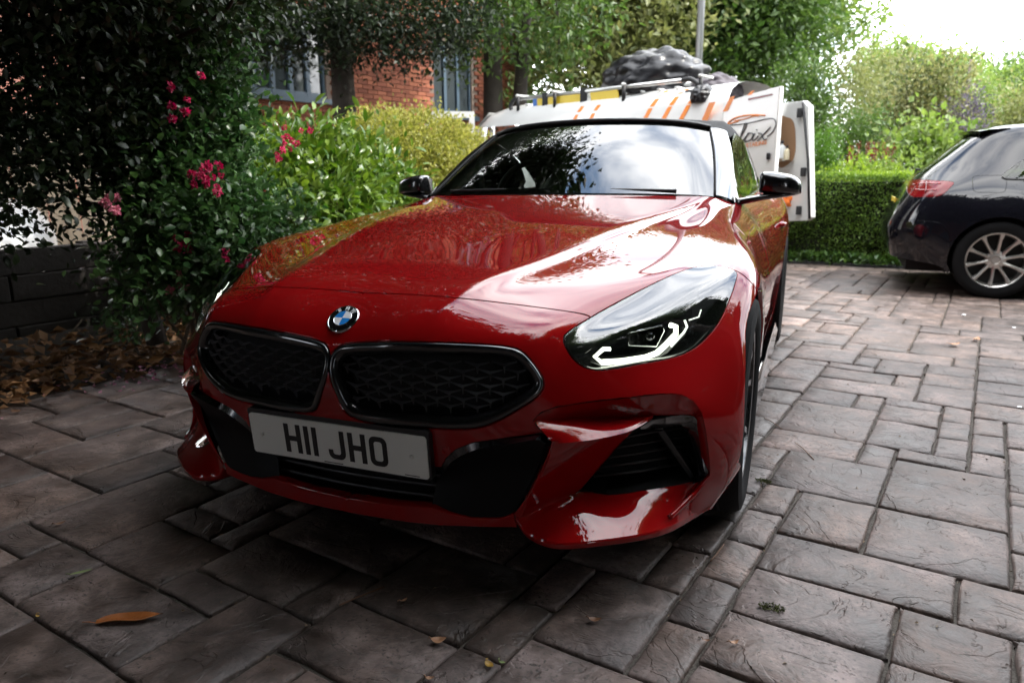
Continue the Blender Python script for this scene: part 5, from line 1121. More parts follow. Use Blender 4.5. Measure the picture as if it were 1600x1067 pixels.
# ---- clipped box hedge with its brighter top
def box_hedge():
    rng = np.random.default_rng(71); a, b = np.array([.55, 7.12]), np.array([6.2, 6.25]); t = (b-a)/np.linalg.norm(b-a); n = np.array([-t[1], t[0]]); Lh = np.linalg.norm(b-a); root = empty('box_hedge', (a[0], a[1], 0), 0, 'low clipped green hedge along the far edge of the paving', 'hedge')
    N_ = 42000; s = rng.uniform(0, Lh, N_); f = rng.uniform(0, 1, N_); w = np.abs(rng.normal(0, .03, N_)); front_ = f < .68
    z = np.where(front_, rng.uniform(.02, 1.0, N_), 1.0-w*.6+.02*np.sin(s*3)); dpt = np.where(front_, w+.03*np.sin(s*2.3+z*4)+.02*np.sin(s*7.1-z*9), rng.uniform(0, .62, N_))
    P = np.stack([a[0]+t[0]*s+n[0]*dpt, a[1]+t[1]*s+n[1]*dpt, z], 1); D = rng.normal(0, .7, (N_, 3))+np.where(front_[:, None], np.array([-n[0]*.8, -n[1]*.8, .35]), np.array([0, 0, 1.0]))
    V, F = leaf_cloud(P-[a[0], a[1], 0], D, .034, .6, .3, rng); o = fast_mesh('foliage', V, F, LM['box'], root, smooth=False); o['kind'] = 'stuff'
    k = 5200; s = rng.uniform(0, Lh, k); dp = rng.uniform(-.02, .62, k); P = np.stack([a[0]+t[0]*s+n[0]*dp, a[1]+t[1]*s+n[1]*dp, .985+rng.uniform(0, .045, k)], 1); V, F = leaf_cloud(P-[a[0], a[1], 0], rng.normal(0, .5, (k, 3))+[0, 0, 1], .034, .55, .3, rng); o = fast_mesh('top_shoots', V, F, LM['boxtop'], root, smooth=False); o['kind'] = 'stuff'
    for _ in range(70):      # stray shoots that the shears missed
        s1 = rng.uniform(0, Lh); dp1 = rng.uniform(0, .6); m = 9; zz = 1.0+np.linspace(0, rng.uniform(.05, .14), m); bx = a+t*s1+n*dp1-a; P = np.stack([bx[0]+rng.normal(0, .008, m), bx[1]+rng.normal(0, .008, m), zz], 1); V, F = leaf_cloud(P, rng.normal(0, .7, (m, 3))+[0, 0, .7], .030, .55, .3, rng); o = fast_mesh('stray_shoot', V, F, LM['boxtop'], root, smooth=False)
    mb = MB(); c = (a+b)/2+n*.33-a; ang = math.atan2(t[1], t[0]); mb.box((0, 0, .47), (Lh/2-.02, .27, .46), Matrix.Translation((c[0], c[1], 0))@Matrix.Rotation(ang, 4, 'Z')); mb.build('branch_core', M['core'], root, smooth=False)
    # ivy creeping out at the foot
    k = 2600; s = rng.uniform(0, Lh, k); dp = -np.abs(rng.normal(0, .09, k)); P = np.stack([a[0]+t[0]*s+n[0]*dp, a[1]+t[1]*s+n[1]*dp, .02+rng.uniform(0, .10, k)], 1); V, F = leaf_cloud(P, rng.normal(0, .6, (k, 3))+[0, -.4, .7], .055, .8, .3, rng); tag(fast_mesh('ivy_ground_cover', V, F, LM['ivy'], smooth=False), kind='stuff')
box_hedge()
def tall_hedge(a, b, h, w, label, leaf, seed, n, size=.16):
    rng = np.random.default_rng(seed); a, b = np.array(a, float), np.array(b, float); L_ = np.linalg.norm(b-a); t = (b-a)/L_; m = np.array([-t[1], t[0]]); root = empty('boundary_hedge', (a[0], a[1], 0), math.atan2(t[1], t[0]), label, 'hedge')
    s = rng.uniform(0, L_, n); f = rng.integers(0, 3, n); z = np.where(f == 2, h, rng.uniform(.05, 1, n)*h)+rng.normal(0, .12, n); y = np.where(f == 0, -w/2, np.where(f == 1, w/2, rng.uniform(-w/2, w/2, n)))+.15*np.sin(s*1.7+z*1.3)+rng.normal(0, .08, n)
    V, F = leaf_cloud(np.stack([s, y, np.maximum(z, .02)], 1), rng.normal(0, .8, (n, 3))+[0, 0, .3], size, .55, .3, rng); o = fast_mesh('foliage', V, F, LM[leaf], root, smooth=False); o['kind'] = 'stuff'
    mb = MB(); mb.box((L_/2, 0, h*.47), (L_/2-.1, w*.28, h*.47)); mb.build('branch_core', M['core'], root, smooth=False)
tall_hedge((-6.4, -9.0), (-5.5, 1.5), 6.0, 1.0, 'tall dark hedge added out of view on the left to block low sky', 'dark', 75, 15000)  # unseen, added to close off low sky on the left and darken reflections
tall_hedge((8.8, -9.0), (9.4, 4.6), 7.2, 1.3, 'tall dark leafy screen added out of view on the right to block the sky', 'dark', 76, 26000, .19)  # added unseen screen, its height cuts sky light and reflections from the right
tall_hedge((6.6, 8.6), (17, 6.6), 2.4, .9, 'loose green hedge running on to the right behind the black hatchback', 'mid', 77, 12000, .10)
big_tree(0, 0, 'round green tree beyond the hedge on the right', 'mid', 6.0, 2.2, 67, .16, n_clump=1100, size=.2, spread=.3, pos=(11, 13), cz=3.8)
big_tree(0, 0, 'light green tree at the right end of the gardens', 'light', 6.5, 2.4, 68, .16, n_clump=1100, size=.2, spread=.3, pos=(18, 12), cz=4.0)
# ---- garden beyond the hedge
def shrub(u, d, vtop, halfpx, label, leaf, seed, n_clump=420, per=10, size=.07, z0=0.0, name='garden_shrub', trunk=False, aspect=.5, sq=1.0, group=None, up=.4):
    rng = np.random.default_rng(seed); b = W(u, d); h = zpx(vtop, d); R = halfpx/CAM_F*d; L = []
    for k in range(9): L.append((b[0]+rng.uniform(-.55, .55)*R, b[1]+rng.uniform(-.5, .5)*R, z0+(h-z0)*rng.uniform(.35, .8), R*.55, R*.55, (h-z0)*.28))
    L.append((b[0], b[1], h-(h-z0)*.3, R*.6, R*.6, (h-z0)*.3))
    return plant(name, b, label, 'shrub', L, leaf, n_clump, per, size*1.6, size, aspect, seed, trunk=[([b, b+[.05, 0, h*.35], b+[0, 0, h*.7]], .05, .02)] if trunk else None, stems=0 if trunk else 6, limbs=8 if trunk else 0, crown='foliage', shell=.6, up=up, group=group)
shrub(1282, 10.5, 218, 26, 'bright green rounded conifer just behind the hedge', 'conifer', 81, 700, 12, .035)
shrub(1425, 14.5, 118, 68, 'large dense variegated evergreen in the garden', 'varieg', 82, 1100, 12, .085)
shrub(1300, 18, 92, 75, 'twiggy olive-coloured small tree with bare branches', 'olive', 83, 520, 9, .10, trunk=True, name='garden_tree')
shrub(1245, 13, 100, 40, 'green bush rising behind the van doors', 'mid', 84, 600, 10, .08)
shrub(1340, 12, 190, 48, 'feathery dark green shrub behind the red flower spikes', 'mid', 85, 600, 10, .06)
shrub(1440, 10.8, 218, 62, 'leafy light green shrub with large leaves above the hedge', 'light', 86, 420, 9, .10, aspect=.7)
shrub(1505, 13.5, 172, 34, 'greyish purple-leaved shrub beside the hatchback roof', 'purple', 87, 520, 10, .06)
shrub(1540, 19, 130, 60, 'pale green loose shrub in the back of the garden', 'light', 88, 620, 9, .11)
shrub(1585, 15, 165, 42, 'yellow-green bush behind the hatchback roof', 'olive', 89, 520, 10, .08)
shrub(1365, 22, 100, 60, 'soft green tree-like shrub between the garden trees', 'olive', 90, 620, 9, .12)
shrub(1480, 24, 110, 70, 'tall hazel-like shrub at the back of the garden', 'light', 91, 700, 9, .13)
shrub(1345, 9.4, 256, 40, 'low yellow-green perennials behind the hedge', 'boxtop', 92, 300, 9, .06)
shrub(1405, 9.2, 262, 40, 'low mixed perennials with pale leaves behind the hedge', 'light', 93, 300, 9, .06)
shrub(1180, 20, 70, 60, 'mid green bush filling the space behind the van', 'mid', 94, 700, 10, .12)
shrub(860, 15, 150, 60, 'dark shrub behind the van roof and ladder', 'mid', 95, 600, 10, .10)
# birch-like stem and red flower spikes
b = W(1487, 15); mb = trunk_mesh([b, b+[.05, 0, 1.6], b+[.1, .1, 3.2]], .06, .035); tag(mb.build('bare_trunk', M['bark_pale']), 'slim pale tree trunk standing among the garden shrubs', 'trunk')
for k in range(16):
    u = float(RNG.uniform(1322, 1392)); d = 9.6+RNG.uniform(0, .8); b = W(u, d); h = zpx(float(RNG.uniform(233, 256)), d); n = 60; z = np.linspace(h-.22, h, n); P = np.stack([np.full(n, .0)+RNG.normal(0, .01, n), RNG.normal(0, .01, n), z], 1); V, F = leaf_cloud(P, RNG.normal(0, 1, (n, 3))+[0, 0, .4], .022, .6)
    r = empty('flower_spike', b, 0, 'thin red flower spike standing behind the clipped hedge', 'flower', 'red flower spikes behind the hedge'); fast_mesh('bloom', V, F, M['flower_red'], r, smooth=False); mb = MB(); mb.tube([(0, 0, 0), (.01, 0, h*.5), (0, 0, h-.1)], .005, 5); mb.build('stem', M['stem'], r)
# ================================================================== BUILDING, WALLS, VEHICLES
def mat_brick():
    m, N, L, b = new_mat('red_brick'); oi = N.new('ShaderNodeObjectInfo'); ge = N.new('ShaderNodeNewGeometry'); ad = N.new('ShaderNodeMath'); L.new(oi.outputs['Random'], ad.inputs[0]); L.new(ge.outputs['Random Per Island'], ad.inputs[1]); fr = N.new('ShaderNodeMath'); fr.operation = 'FRACT'; L.new(ad.outputs[0], fr.inputs[0])
    r = N.new('ShaderNodeValToRGB'); e = r.color_ramp.elements; e[0].color = (.17, .050, .028, 1); e[1].color = (.34, .115, .060, 1); L.new(fr.outputs[0], r.inputs[0]); L.new(r.outputs[0], b.inputs['Base Color']); setp(b, Roughness=.85); return m
M['brick'] = mat_brick(); M['brick_mortar'] = simple('pale_mortar', (.20, .15, .12), .95, bump=.3, bscale=80); M['frame_blue'] = simple('blue_grey_frame', (.085, .125, .165), .4); M['pane'] = simple('window_pane', (.05, .06, .065), .06, spec=.8); M['curtain'] = simple('pale_blind', (.45, .43, .38), .9, var=.15)
def brick_house():
    a, b = W(377, 11), W(742, 15.4); t = (b-a)/np.linalg.norm(b-a); n = np.array([t[1], -t[0], 0]);
    if n@(CAM_POS-a) < 0: n = -n
    s_of = lambda u: (lambda r: np.linalg.solve(np.array([[t[0], -r[0]], [t[1], -r[1]]]), CAM_POS[:2]-a[:2])[0])(ray(u, 282)[:2])
    s0, s1 = s_of(230)-.6, s_of(834); root = empty('brick_building', a, math.atan2(t[1], t[0]), 'red brick building with blue-grey framed windows behind the trees', 'building')
    sgn = 1 if (np.array([-t[1], t[0], 0])@n) > 0 else -1          # local +y is (-ty, tx)
    zs = zpx(153, 11); wins = [(s_of(384), s_of(521), zs, zs+1.35, 5), (s_of(683), s_of(741), zs-.05, zs+1.3, 3), (s_of(812), s_of(831), zs-.5, zs+1.4, 1), (s_of(384), s_of(521), zs+2.9, zs+4.2, 5), (s_of(683), s_of(741), zs+2.9, zs+4.2, 3), (s_of(300), s_of(352), zs+.2, zs+1.5, 2)]
    Hh = 8.0; y = lambda d: sgn*d
    mb = MB()                                               # wall of solid strips that leave the openings free
    xs = sorted({s0, s1}|{w[0] for w in wins}|{w[1] for w in wins}); zz = sorted({-.05, Hh}|{w[2] for w in wins}|{w[3] for w in wins})
    for i in range(len(xs)-1):
        for j in range(len(zz)-1):
            cx, cz = (xs[i]+xs[i+1])/2, (zz[j]+zz[j+1])/2
            if any(w[0] < cx < w[1] and w[2] < cz < w[3] for w in wins): continue
            mb.box((cx, y(-.16), cz), ((xs[i+1]-xs[i])/2, .14, (zz[j+1]-zz[j])/2))
    wall = mb.build('wall', M['brick_mortar'], root, smooth=False)
    bl, bh = .225, .075; one = MB(); one.box((0, 0, 0), (.1075, .03, .0325)); bme = one.build('brick', M['brick'], None, smooth=False).data; bpy.data.objects.remove(bpy.data.objects['brick'])
    cand = []; k = 0; z = .9
    while z < 7.6:
        x = s0+(bl/2 if k % 2 else 0)
        while x < s1:
            if not any(w[0]-.1 < x+bl/2 < w[1]+.1 and w[2]-.03 < z < w[3]+.03 for w in wins):
                P = a+t*(x+bl/2)+[0, 0, z]; u, v = px(P); show = 0
                if 0 < v < 215 and 280 < u < 840: show = 2-abs(v-178)/200-abs(u-440)/900
                cand.append((show, x+bl/2, z))
            x += bl
        z += bh; k += 1
    cand.sort(key=lambda c: -c[0]); rest = MB()
    for i, (sh, x, z) in enumerate(cand):
        if i < 300:
            o = bpy.data.objects.new('brick', bme); COL.objects.link(o); o.parent = wall; o.location = (x, y(-.012), z)
        else: rest.box((x, y(-.012), z), (.1075, .03, .0325))
    r = rest.build('brickwork', M['brick'], wall, smooth=False, recalc=False); r['kind'] = 'stuff'
    for (x0, x1, z0, z1, nn) in wins:
        mb = MB(); f = .045
        mb.box(((x0+x1)/2, y(-.10), z0+f), ((x1-x0)/2, .035, f)); mb.box(((x0+x1)/2, y(-.10), z1-f), ((x1-x0)/2, .035, f))
        for k in range(nn+1): mb.box((x0+(x1-x0)*k/nn, y(-.097), (z0+z1)/2), (f*.8, .04, (z1-z0)/2-.002))
        wd = mb.build('window', M['frame_blue'], root, smooth=False)
        for k in range(nn):
            mb = MB(); mb.box((x0+(x1-x0)*(k+.5)/nn, y(-.11), (z0+z1)/2), ((x1-x0)/nn/2-f, .004, (z1-z0)/2-f*1.6)); mb.build('pane', M['pane'], wd, smooth=False)
        mb = MB(); mb.box(((x0+x1)/2, y(.03), z0-.045), ((x1-x0)/2+.10, .07, .04)); mb.build('sill', M['frame_blue'], wd, smooth=False)
        mb = MB(); mb.box(((x0+x1)/2, y(-.30), (z0+z1)/2), ((x1-x0)/2, .01, (z1-z0)/2)); mb.build('blind', M['curtain'], wd, smooth=False)
    mb = MB(); mb.box(((s0+s1)/2, y(-.1), Hh+.06), ((s1-s0)/2+.2, .4, .08)); mb.build('parapet', M['frame_blue'], root, smooth=False)
    mb = MB(); mb.box(((s0+s1)/2, y(-3.2), Hh/2), ((s1-s0)/2, 2.85, Hh/2-.05)); mb.build('rear_block', M['brick'], root, smooth=False)
    # return wing at the right end, nearer and sunlit
brick_house()
M['sleeper'] = simple('dark_timber', (.022, .018, .015), .85, bump=.6, bscale=30, var=.4, vscale=6); M['fence'] = simple('weathered_fence', (.36, .29, .21), .8, bump=.4, bscale=40, var=.2, vscale=5)
def low_wall():
    root = empty('timber_wall', pq(P0-1.15, .9), R_(79), 'low dark timber retaining wall behind the dead leaves', 'wall')
    for k in range(4):
        for i in range(3):
            mb = MB(); mb.box((-2.2+i*2.5+(.6 if k % 2 else 0), (.006 if k % 2 else 0), .078+k*.156), (1.244, .05, .075)); mb.build('sleeper', M['sleeper'], root, smooth=False, bevel=.008)
    for i in range(6):
        mb = MB(); mb.box((-3.2+i*1.4, .10, .30), (.05, .05, .33)); mb.build('post', M['sleeper'], root, smooth=False)
low_wall()
def board_fence():
    a, b = W(-120, 7.6), W(285, 8.8); t = b-a; Lf = np.linalg.norm(t); t /= Lf; root = empty('board_fence', a, math.atan2(t[1], t[0]), 'tall weathered pale timber fence seen through the dark foliage', 'fence'); n = int(Lf/.15)
    for k in range(n):
        mb = MB(); h = 1.72+RNG.normal(0, .006); mb.box((.075+k*.15, RNG.normal(0, .003), h/2), (.070, .011, h/2)); mb.build('board', M['fence'], root, smooth=False)
    for z in (.4, 1.4):
        mb = MB(); mb.box((Lf/2, .04, z), (Lf/2, .025, .045)); mb.build('rail', M['fence'], root, smooth=False)
    for k in range(3):
        mb = MB(); mb.box((Lf*k/2, .09, .9), (.05, .05, .9)); mb.build('post', M['fence'], root, smooth=False)
    g = MB(); g.add([tuple(W(-400, 4.9)), tuple(W(330, 5.6)), tuple(W(330, 9.2)), tuple(W(-400, 8.6))], [(0, 1, 2, 3)]); o = g.build('pavement', simple('pale_concrete', (.20, .18, .155), .8, var=.1)); o.location.z = .01; tag(o, kind='structure')
board_fence()
# ---- house at the street end of the drive (behind the camera; it shades the drive and shows in the bumper)
def street_house():
    root = empty('brick_house', (1.2, -8.6, 0), 0, 'brick house with white windows and a dark garage door facing the drive', 'house')
    mb = MB()
    ops = [(-4.6,-2.6,.9,2.3),(-1.9,-.9,.0,2.1),(.2,2.8,.0,2.2),(3.6,5.2,.9,2.3),(-4.2,-2.8,3.5,4.7),(-.6,.9,3.5,4.7),(3.2,4.8,3.5,4.7)]
    xs = sorted({-6, 6}|{o[0] for o in ops}|{o[1] for o in ops}); zs = sorted({-.05, 5.4}|{o[2] for o in ops}|{o[3] for o in ops})
    for i in range(len(xs)-1):
        for j in range(len(zs)-1):
            cx, cz = (xs[i]+xs[i+1])/2, (zs[j]+zs[j+1])/2
            if not any(o[0] < cx < o[1] and o[2]-.001 < cz < o[3] for o in ops): mb.box((cx, -.15, cz), ((xs[i+1]-xs[i])/2, .15, (zs[j+1]-zs[j])/2))
    mb.build('wall', M['brick'], root, smooth=False)
    for k, (x0, x1, z0, z1) in enumerate(ops):
        if k in (1, 2):
            mb = MB(); mb.box(((x0+x1)/2, -.10, (z0+z1)/2), ((x1-x0)/2, .02, (z1-z0)/2)); mb.build('door' if k == 1 else 'garage_door', M['frame_blue'], root, smooth=False); continue
        mb = MB(); f = .05
        for cx, cz, hx, hz in (((x0+x1)/2, z0+f, (x1-x0)/2, f), ((x0+x1)/2, z1-f, (x1-x0)/2, f), (x0+f, (z0+z1)/2, f, (z1-z0)/2-.1), (x1-f, (z0+z1)/2, f, (z1-z0)/2-.1), ((x0+x1)/2, (z0+z1)/2, f*.7, (z1-z0)/2-.1)): mb.box((cx, -.08, cz), (hx, .03, hz))
        w = mb.build('window', M['van_white0'], root, smooth=False); mb = MB(); mb.box(((x0+x1)/2, -.10, (z0+z1)/2), ((x1-x0)/2-.05, .004, (z1-z0)/2-.05)); mb.build('pane', M['pane'], w, smooth=False)
    mb = MB(); mb.add([(-6.3, .4, 5.3), (6.3, .4, 5.3), (6.3, -3.2, 7.9), (-6.3, -3.2, 7.9), (-6.3, -6.8, 5.3), (6.3, -6.8, 5.3)], [(0, 1, 2, 3), (3, 2, 5, 4)]); r = mb.build('roof', simple('slate_roof', (.06, .055, .055), .7, var=.2), root, smooth=False); m = r.modifiers.new('thick', 'SOLIDIFY'); m.thickness = .12
    mb = MB(); mb.box((0, -3.3, 2.65), (5.98, 2.98, 2.7)); mb.build('rear_block', M['brick'], root, smooth=False)
M['van_white0'] = simple('white_window_frame', (.7, .7, .68), .4)
street_house()
# ---- lamp post
b = W(1083, 11.2); lp = empty('lamp_post', b, 0, 'grey steel lamp post rising behind the van', 'lamp post'); mb = MB(); mb.tube([(0, 0, 0), (0, 0, 1.2)], .075, 14); mb.tube([(0, 0, 1.2), (0, 0, 7.5)], [.055, .045], 14); mb.build('pole', M['galv'] if 'galv' in M else simple('galvanised_steel', (.34, .35, .36), .45, metal=.6), lp)
mb = MB(); mb.tube(cr_spline([(0, 0, 7.45), (.1, -.1, 7.7), (.5, -.5, 7.8)], 5), .03, 8); mb.build('arm', M['steel'], lp); mb = MB(); mb.box((.75, -.75, 7.78), (.3, .12, .05), Matrix.Rotation(0, 4, 'Z')); mb.build('lantern', M['steel'], lp, bevel=.02)

# ---- hatchbacks
HB = np.array([
 [(0,.06,.30),(.4,.07,.30),(.62,.10,.30),(.76,.20,.29),(.84,.36,.27),(.86,.45,.24),(.85,.5,.2)],
 [(0,.0,.50),(.4,.01,.50),(.64,.06,.50),(.80,.18,.49),(.865,.36,.46),(.88,.48,.40),(.87,.55,.25)],
 [(0,.02,.64),(.4,.03,.64),(.64,.08,.64),(.795,.19,.64),(.865,.40,.61),(.885,.55,.50),(.88,.65,.28)],
 [(0,.13,.86),(.4,.14,.86),(.62,.19,.86),(.755,.29,.86),(.84,.48,.80),(.89,.70,.62),(.88,.80,.30)],
 [(0,.21,.985),(.4,.22,.985),(.58,.28,.98),(.71,.40,.965),(.815,.62,.88),(.893,.95,.66),(.88,1.0,.3)],
 [(0,.44,1.20),(.38,.46,1.195),(.53,.52,1.18),(.645,.63,1.12),(.80,.85,.93),(.893,1.2,.68),(.88,1.25,.3)],
 [(0,.70,1.385),(.36,.72,1.38),(.49,.78,1.36),(.585,.90,1.29),(.79,1.2,.95),(.893,1.5,.69),(.88,1.5,.3)],
 [(0,1.2,1.425),(.36,1.2,1.418),(.51,1.25,1.395),(.60,1.3,1.31),(.79,1.6,.955),(.893,1.8,.69),(.88,1.8,.3)],
 [(0,2.1,1.41),(.36,2.1,1.40),(.52,2.15,1.375),(.61,2.2,1.30),(.79,2.3,.955),(.893,2.4,.69),(.88,2.4,.3)],
 [(0,2.95,.99),(.4,2.93,.985),(.6,2.9,.965),(.72,2.88,.95),(.80,2.9,.90),(.885,2.9,.68),(.88,2.9,.3)],
 [(0,3.5,.90),(.4,3.5,.895),(.6,3.48,.875),(.72,3.46,.85),(.81,3.44,.79),(.885,3.42,.62),(.88,3.4,.3)],
 [(0,4.02,.78),(.4,4.0,.775),(.58,3.94,.76),(.68,3.88,.74),(.78,3.8,.68),(.86,3.72,.55),(.86,3.65,.28)],
 [(0,4.22,.55),(.4,4.19,.55),(.6,4.1,.54),(.7,4.0,.52),(.80,3.88,.48),(.86,3.78,.40),(.86,3.7,.25)],
 [(0,4.17,.22),(.4,4.14,.22),(.6,4.05,.22),(.7,3.95,.22),(.8,3.85,.22),(.85,3.78,.21),(.85,3.72,.2)]])
def alloy(root, loc, R, sg):
    w = empty('wheel', loc); w.parent = root; h, rr = .11, .228; T = R-rr
    mb = SMB(sg); mb.lathe([(rr-.004, h*.8), (rr+.006, h*.93), (rr+T*.4, h), (rr+T*.75, h*.97), (R-.006, h*.85), (R, h*.6), (R, -h*.6), (R-.01, -h*.9), (rr, -h*.8)], 'X', 56); mb.build('tyre', M['rubber'], w, auto=.6)
    mb = SMB(sg); mb.lathe([(rr+.002, h*.82), (rr-.006, h*.92), (rr-.016, h*.86), (rr-.022, h*.4), (rr-.03, -h*.6)], 'X', 48); rm = mb.build('rim', M['alloy'], w, auto=.6)
    mb = SMB(sg); mb.lathe([(.01, h*.1), (rr-.02, h*.1)], 'X', 40); mb.build('brake_disc', M['matt_black'], w)
    for k in range(10):
        a = 2*math.pi*k/10+.16; c = np.array([0, math.cos(a), math.sin(a)]); n = np.array([0, -math.sin(a), math.cos(a)]); rows = []
        for r, x, ww, sk in ((.055, h*.62, .018, 0), (.10, h*.66, .0135, .006), (.165, h*.80, .013, .012), (rr-.012, h*.88, .024, .012)): rows.append([c*r+n*(sk+ww)+[x-.03, 0, 0], c*r+n*(sk+ww*.7)+[x, 0, 0], c*r+n*sk+[x+.004, 0, 0], c*r+n*(sk-ww*.7)+[x, 0, 0], c*r+n*(sk-ww)+[x-.03, 0, 0]])
        mb = SMB(sg); mb.grid(rows); mb.build('spoke', M['alloy'], rm, auto=.6)
    mb = SMB(sg); mb.lathe([(.075, h*.3), (.072, h*.60), (.034, h*.66), (.030, h*.60), (.0001, h*.60)], 'X', 28); mb.build('hub', M['alloy'], rm, auto=.6)
    for k in range(5):
        a = 2*math.pi*k/5+.3; mb = SMB(sg); mb.lathe([(.013, h*.5), (.013, h*.62), (.009, h*.60), (.0001, h*.60)], 'X', 12, c=(0, .054*math.cos(a), .054*math.sin(a))); mb.build('wheel_nut', M['steel'], rm, auto=.6)
M['alloy'] = simple('silver_alloy', (.55, .53, .50), .32, metal=.85, var=.08); M['black_paint'] = mat_paint('black_paint', (.006, .006, .009), (.004, .004, .006), .2); M['white_paint'] = simple('white_paint', (.72, .73, .73), .3, coat=1); M['tail_red'] = simple('tail_lamp_lens', (.14, .004, .006), .14, coat=.25, spec=.3); M['tail_dark'] = simple('tail_lamp_dark', (.10, .004, .005), .1, coat=1)
def hatchback(name, label, loc, ang, paint, detail):
    root = empty(name, loc, ang, label, 'car'); MW = Matrix.Translation(loc)@Matrix.Rotation(ang, 4, 'Z')
    s = Surf(HB, sym=True, lam_s=3e-5, lam_t=4e-6); s.MW = MW; s.prep(160, 70); s.flip = s.normal(s.near((0, 1.2, 1.42))[0], .02)[0][2] < 0
    yz = lambda y, z: to_st_yz(y, z, s)
    def arch(cy):
        A = np.array([yz(cy-.352*math.cos(R_(-8+196*k/40)), .318+.352*math.sin(R_(-8+196*k/40))) for k in range(41)]); return clean(np.vstack([A, [(A[-1][0], s.T+.02), (A[0][0], s.T+.02)]]))
    polys = [arch(.83), arch(3.43)]
    win = clean(np.array([yz(y, z) for y, z in cr_spline([(.82,1.015),(1.25,1.30),(1.7,1.335),(2.2,1.28),(2.75,1.02),(2.2,.985),(1.4,.985),(.95,.985)], 6, True)]), .006)
    st = lambda x, y, z: s.near((x, y, z))
    back = clean(densify(np.array([(st(0,.255,1.02)[0], -.02), st(.40,.26,1.02), st(.53,.32,1.02), st(.50,.48,1.19), st(.46,.70,1.335), st(.3,.66,1.345), (st(0,.64,1.35)[0], -.02)]), .02), .004)
    fscr = clean(densify(np.array([(st(0,2.88,1.03)[0], -.02), st(.5,2.85,1.01), st(.64,2.75,1.03), st(.53,2.25,1.33), st(.3,2.2,1.375), (st(0,2.2,1.38)[0], -.02)]), .02), .004)
    tl = clean(np.array([s.hit(u, v) for u, v in cr_spline([(1418,285),(1428,281),(1460,282),(1489,284.5),(1485,293),(1469,306),(1440,308),(1424,307),(1417,298)], 4, True)]), .004) if detail else clean(np.array([st(.62,.14,.80), st(.80,.30,.84), st(.85,.5,.84), st(.82,.35,.72), st(.66,.12,.70)]), .004)
    flap = clean(np.array([s.hit(u, v) for u, v in cr_spline([(1520,288),(1520,278),(1526,275),(1546,274.5),(1566,274.5),(1572,278),(1572,294),(1566,301),(1545,301),(1527,300.5),(1521,297)], 4, True)]), .004) if detail else np.array([st(.88,1.2,.6), st(.88,1.3,.6), st(.88,1.3,.7)])
    hat = densify(np.array([(st(0,.02,.62)[0], -.02), st(.56,.055,.63), st(.60,.19,.88), st(.60,.28,.975), st(.55,.50,1.17), st(.50,.75,1.34), st(.3,.74,1.385), (st(0,.73,1.39)[0], -.02)]))
    bump = densify(np.array([(-.02, -.02), (st(0,.02,.60)[0], -.02), st(.56,.05,.615), st(.80,.20,.63), st(.865,.40,.615), st(.88,.47,.53), st(.88,.49,.40), (st(.88,.49,.38)[0], s.T+.02), (-.02, s.T+.02)]))
    door = densify(np.array([yz(1.22,.30), yz(1.22,.62), yz(1.28,.85), yz(1.28,.97), yz(1.45,.985), yz(2.68,.985), yz(2.70,.8), yz(2.68,.30)]))
    bon = densify(np.array([(st(0,2.96,.985)[0], -.02), st(.6,2.93,.965), st(.70,3.2,.90), st(.66,3.86,.76), st(.4,4.06,.73), (st(0,4.09,.73)[0], -.02)]))
    polys += [win, back, fscr, tl, flap, hat, bump, door, bon]; ov, tr, rg = cut_surface(s, polys, .03)
    mats = {-1: ('body', paint, 0), 2: ('side_window', M['dark_glass'], 1), 3: ('rear_window', M['dark_glass'], 0), 4: ('windscreen', M['dark_glass'], 0), 5: ('tail_lamp', M['tail_red'], 1), 6: ('fuel_flap', paint, 2), 7: ('tailgate', paint, 0), 8: ('rear_bumper', paint, 0), 9: ('door', paint, 1), 10: ('bonnet', paint, 0)}
    obs = {}
    for r, (nm, mt, mode) in mats.items():
        T = tr[rg == r]
        if len(T) == 0 or (r == 6 and not detail): continue
        for sym in ((False,) if mode in (0, 2) else (False, True)):
            V, F, N = panel_mesh(s, ov, T, both=mode == 0, sym=sym, gap=.002 if r != 2 else .0005, lip=.012); obs.setdefault(nm, []).append(mesh_np(nm, V, F, mt, root, normals=N))
    for sg in (1, -1):
        alloy(root, (sg*.765, .83, .318), .317, sg); alloy(root, (sg*.765, 3.43, .318), .317, sg)
        for cy in (.83, 3.43):
            mb = SMB(sg); a = np.linspace(R_(-20), R_(200), 24); mb.grid([[(x, cy-.37*math.cos(t), max(.16, .318+.37*math.sin(t))) for t in a] for x in (.55, .86)]); mb.add([(.55, cy-.37*math.cos(t), max(.16, .318+.37*math.sin(t))) for t in a], [tuple(range(24))]); mb.build('wheel_well', M['matt_black'], root)
        mb = SMB(sg); P = [s.near((.80, y, z)) for y, z in ((.80,1.0),(.90,.975),(1.5,.972),(2.3,.972),(2.75,.99))]; mb.tube(cr_spline([s(*q)[0]+s.normal(*q)[0]*.003 for q in P], 4), .006, 6); mb.build('window_trim', M['matt_black'], root)
        mb = SMB(sg); mb.box((.93, 2.66, 1.02), (.09, .06, .065)); mb.build('door_mirror', paint, root, bevel=.03)
        # tail lamp segments
        if detail and sg > 0:
            for L in ([(1425,288),(1447,286.5),(1470,287)], [(1424,296),(1446,297),(1464,297)], [(1448,284),(1446,302)]):
                mb = MB(); mb.tube([s(*s.hit(u, v))[0]+s.normal(*s.hit(u, v))[0]*.002 for u, v in cr_spline(L, 4)], .0045, 6); mb.build('lamp_segment', M['tail_dark'] if L[0][0] == 1448 else M['tail_glow'], obs['tail_lamp'][0])
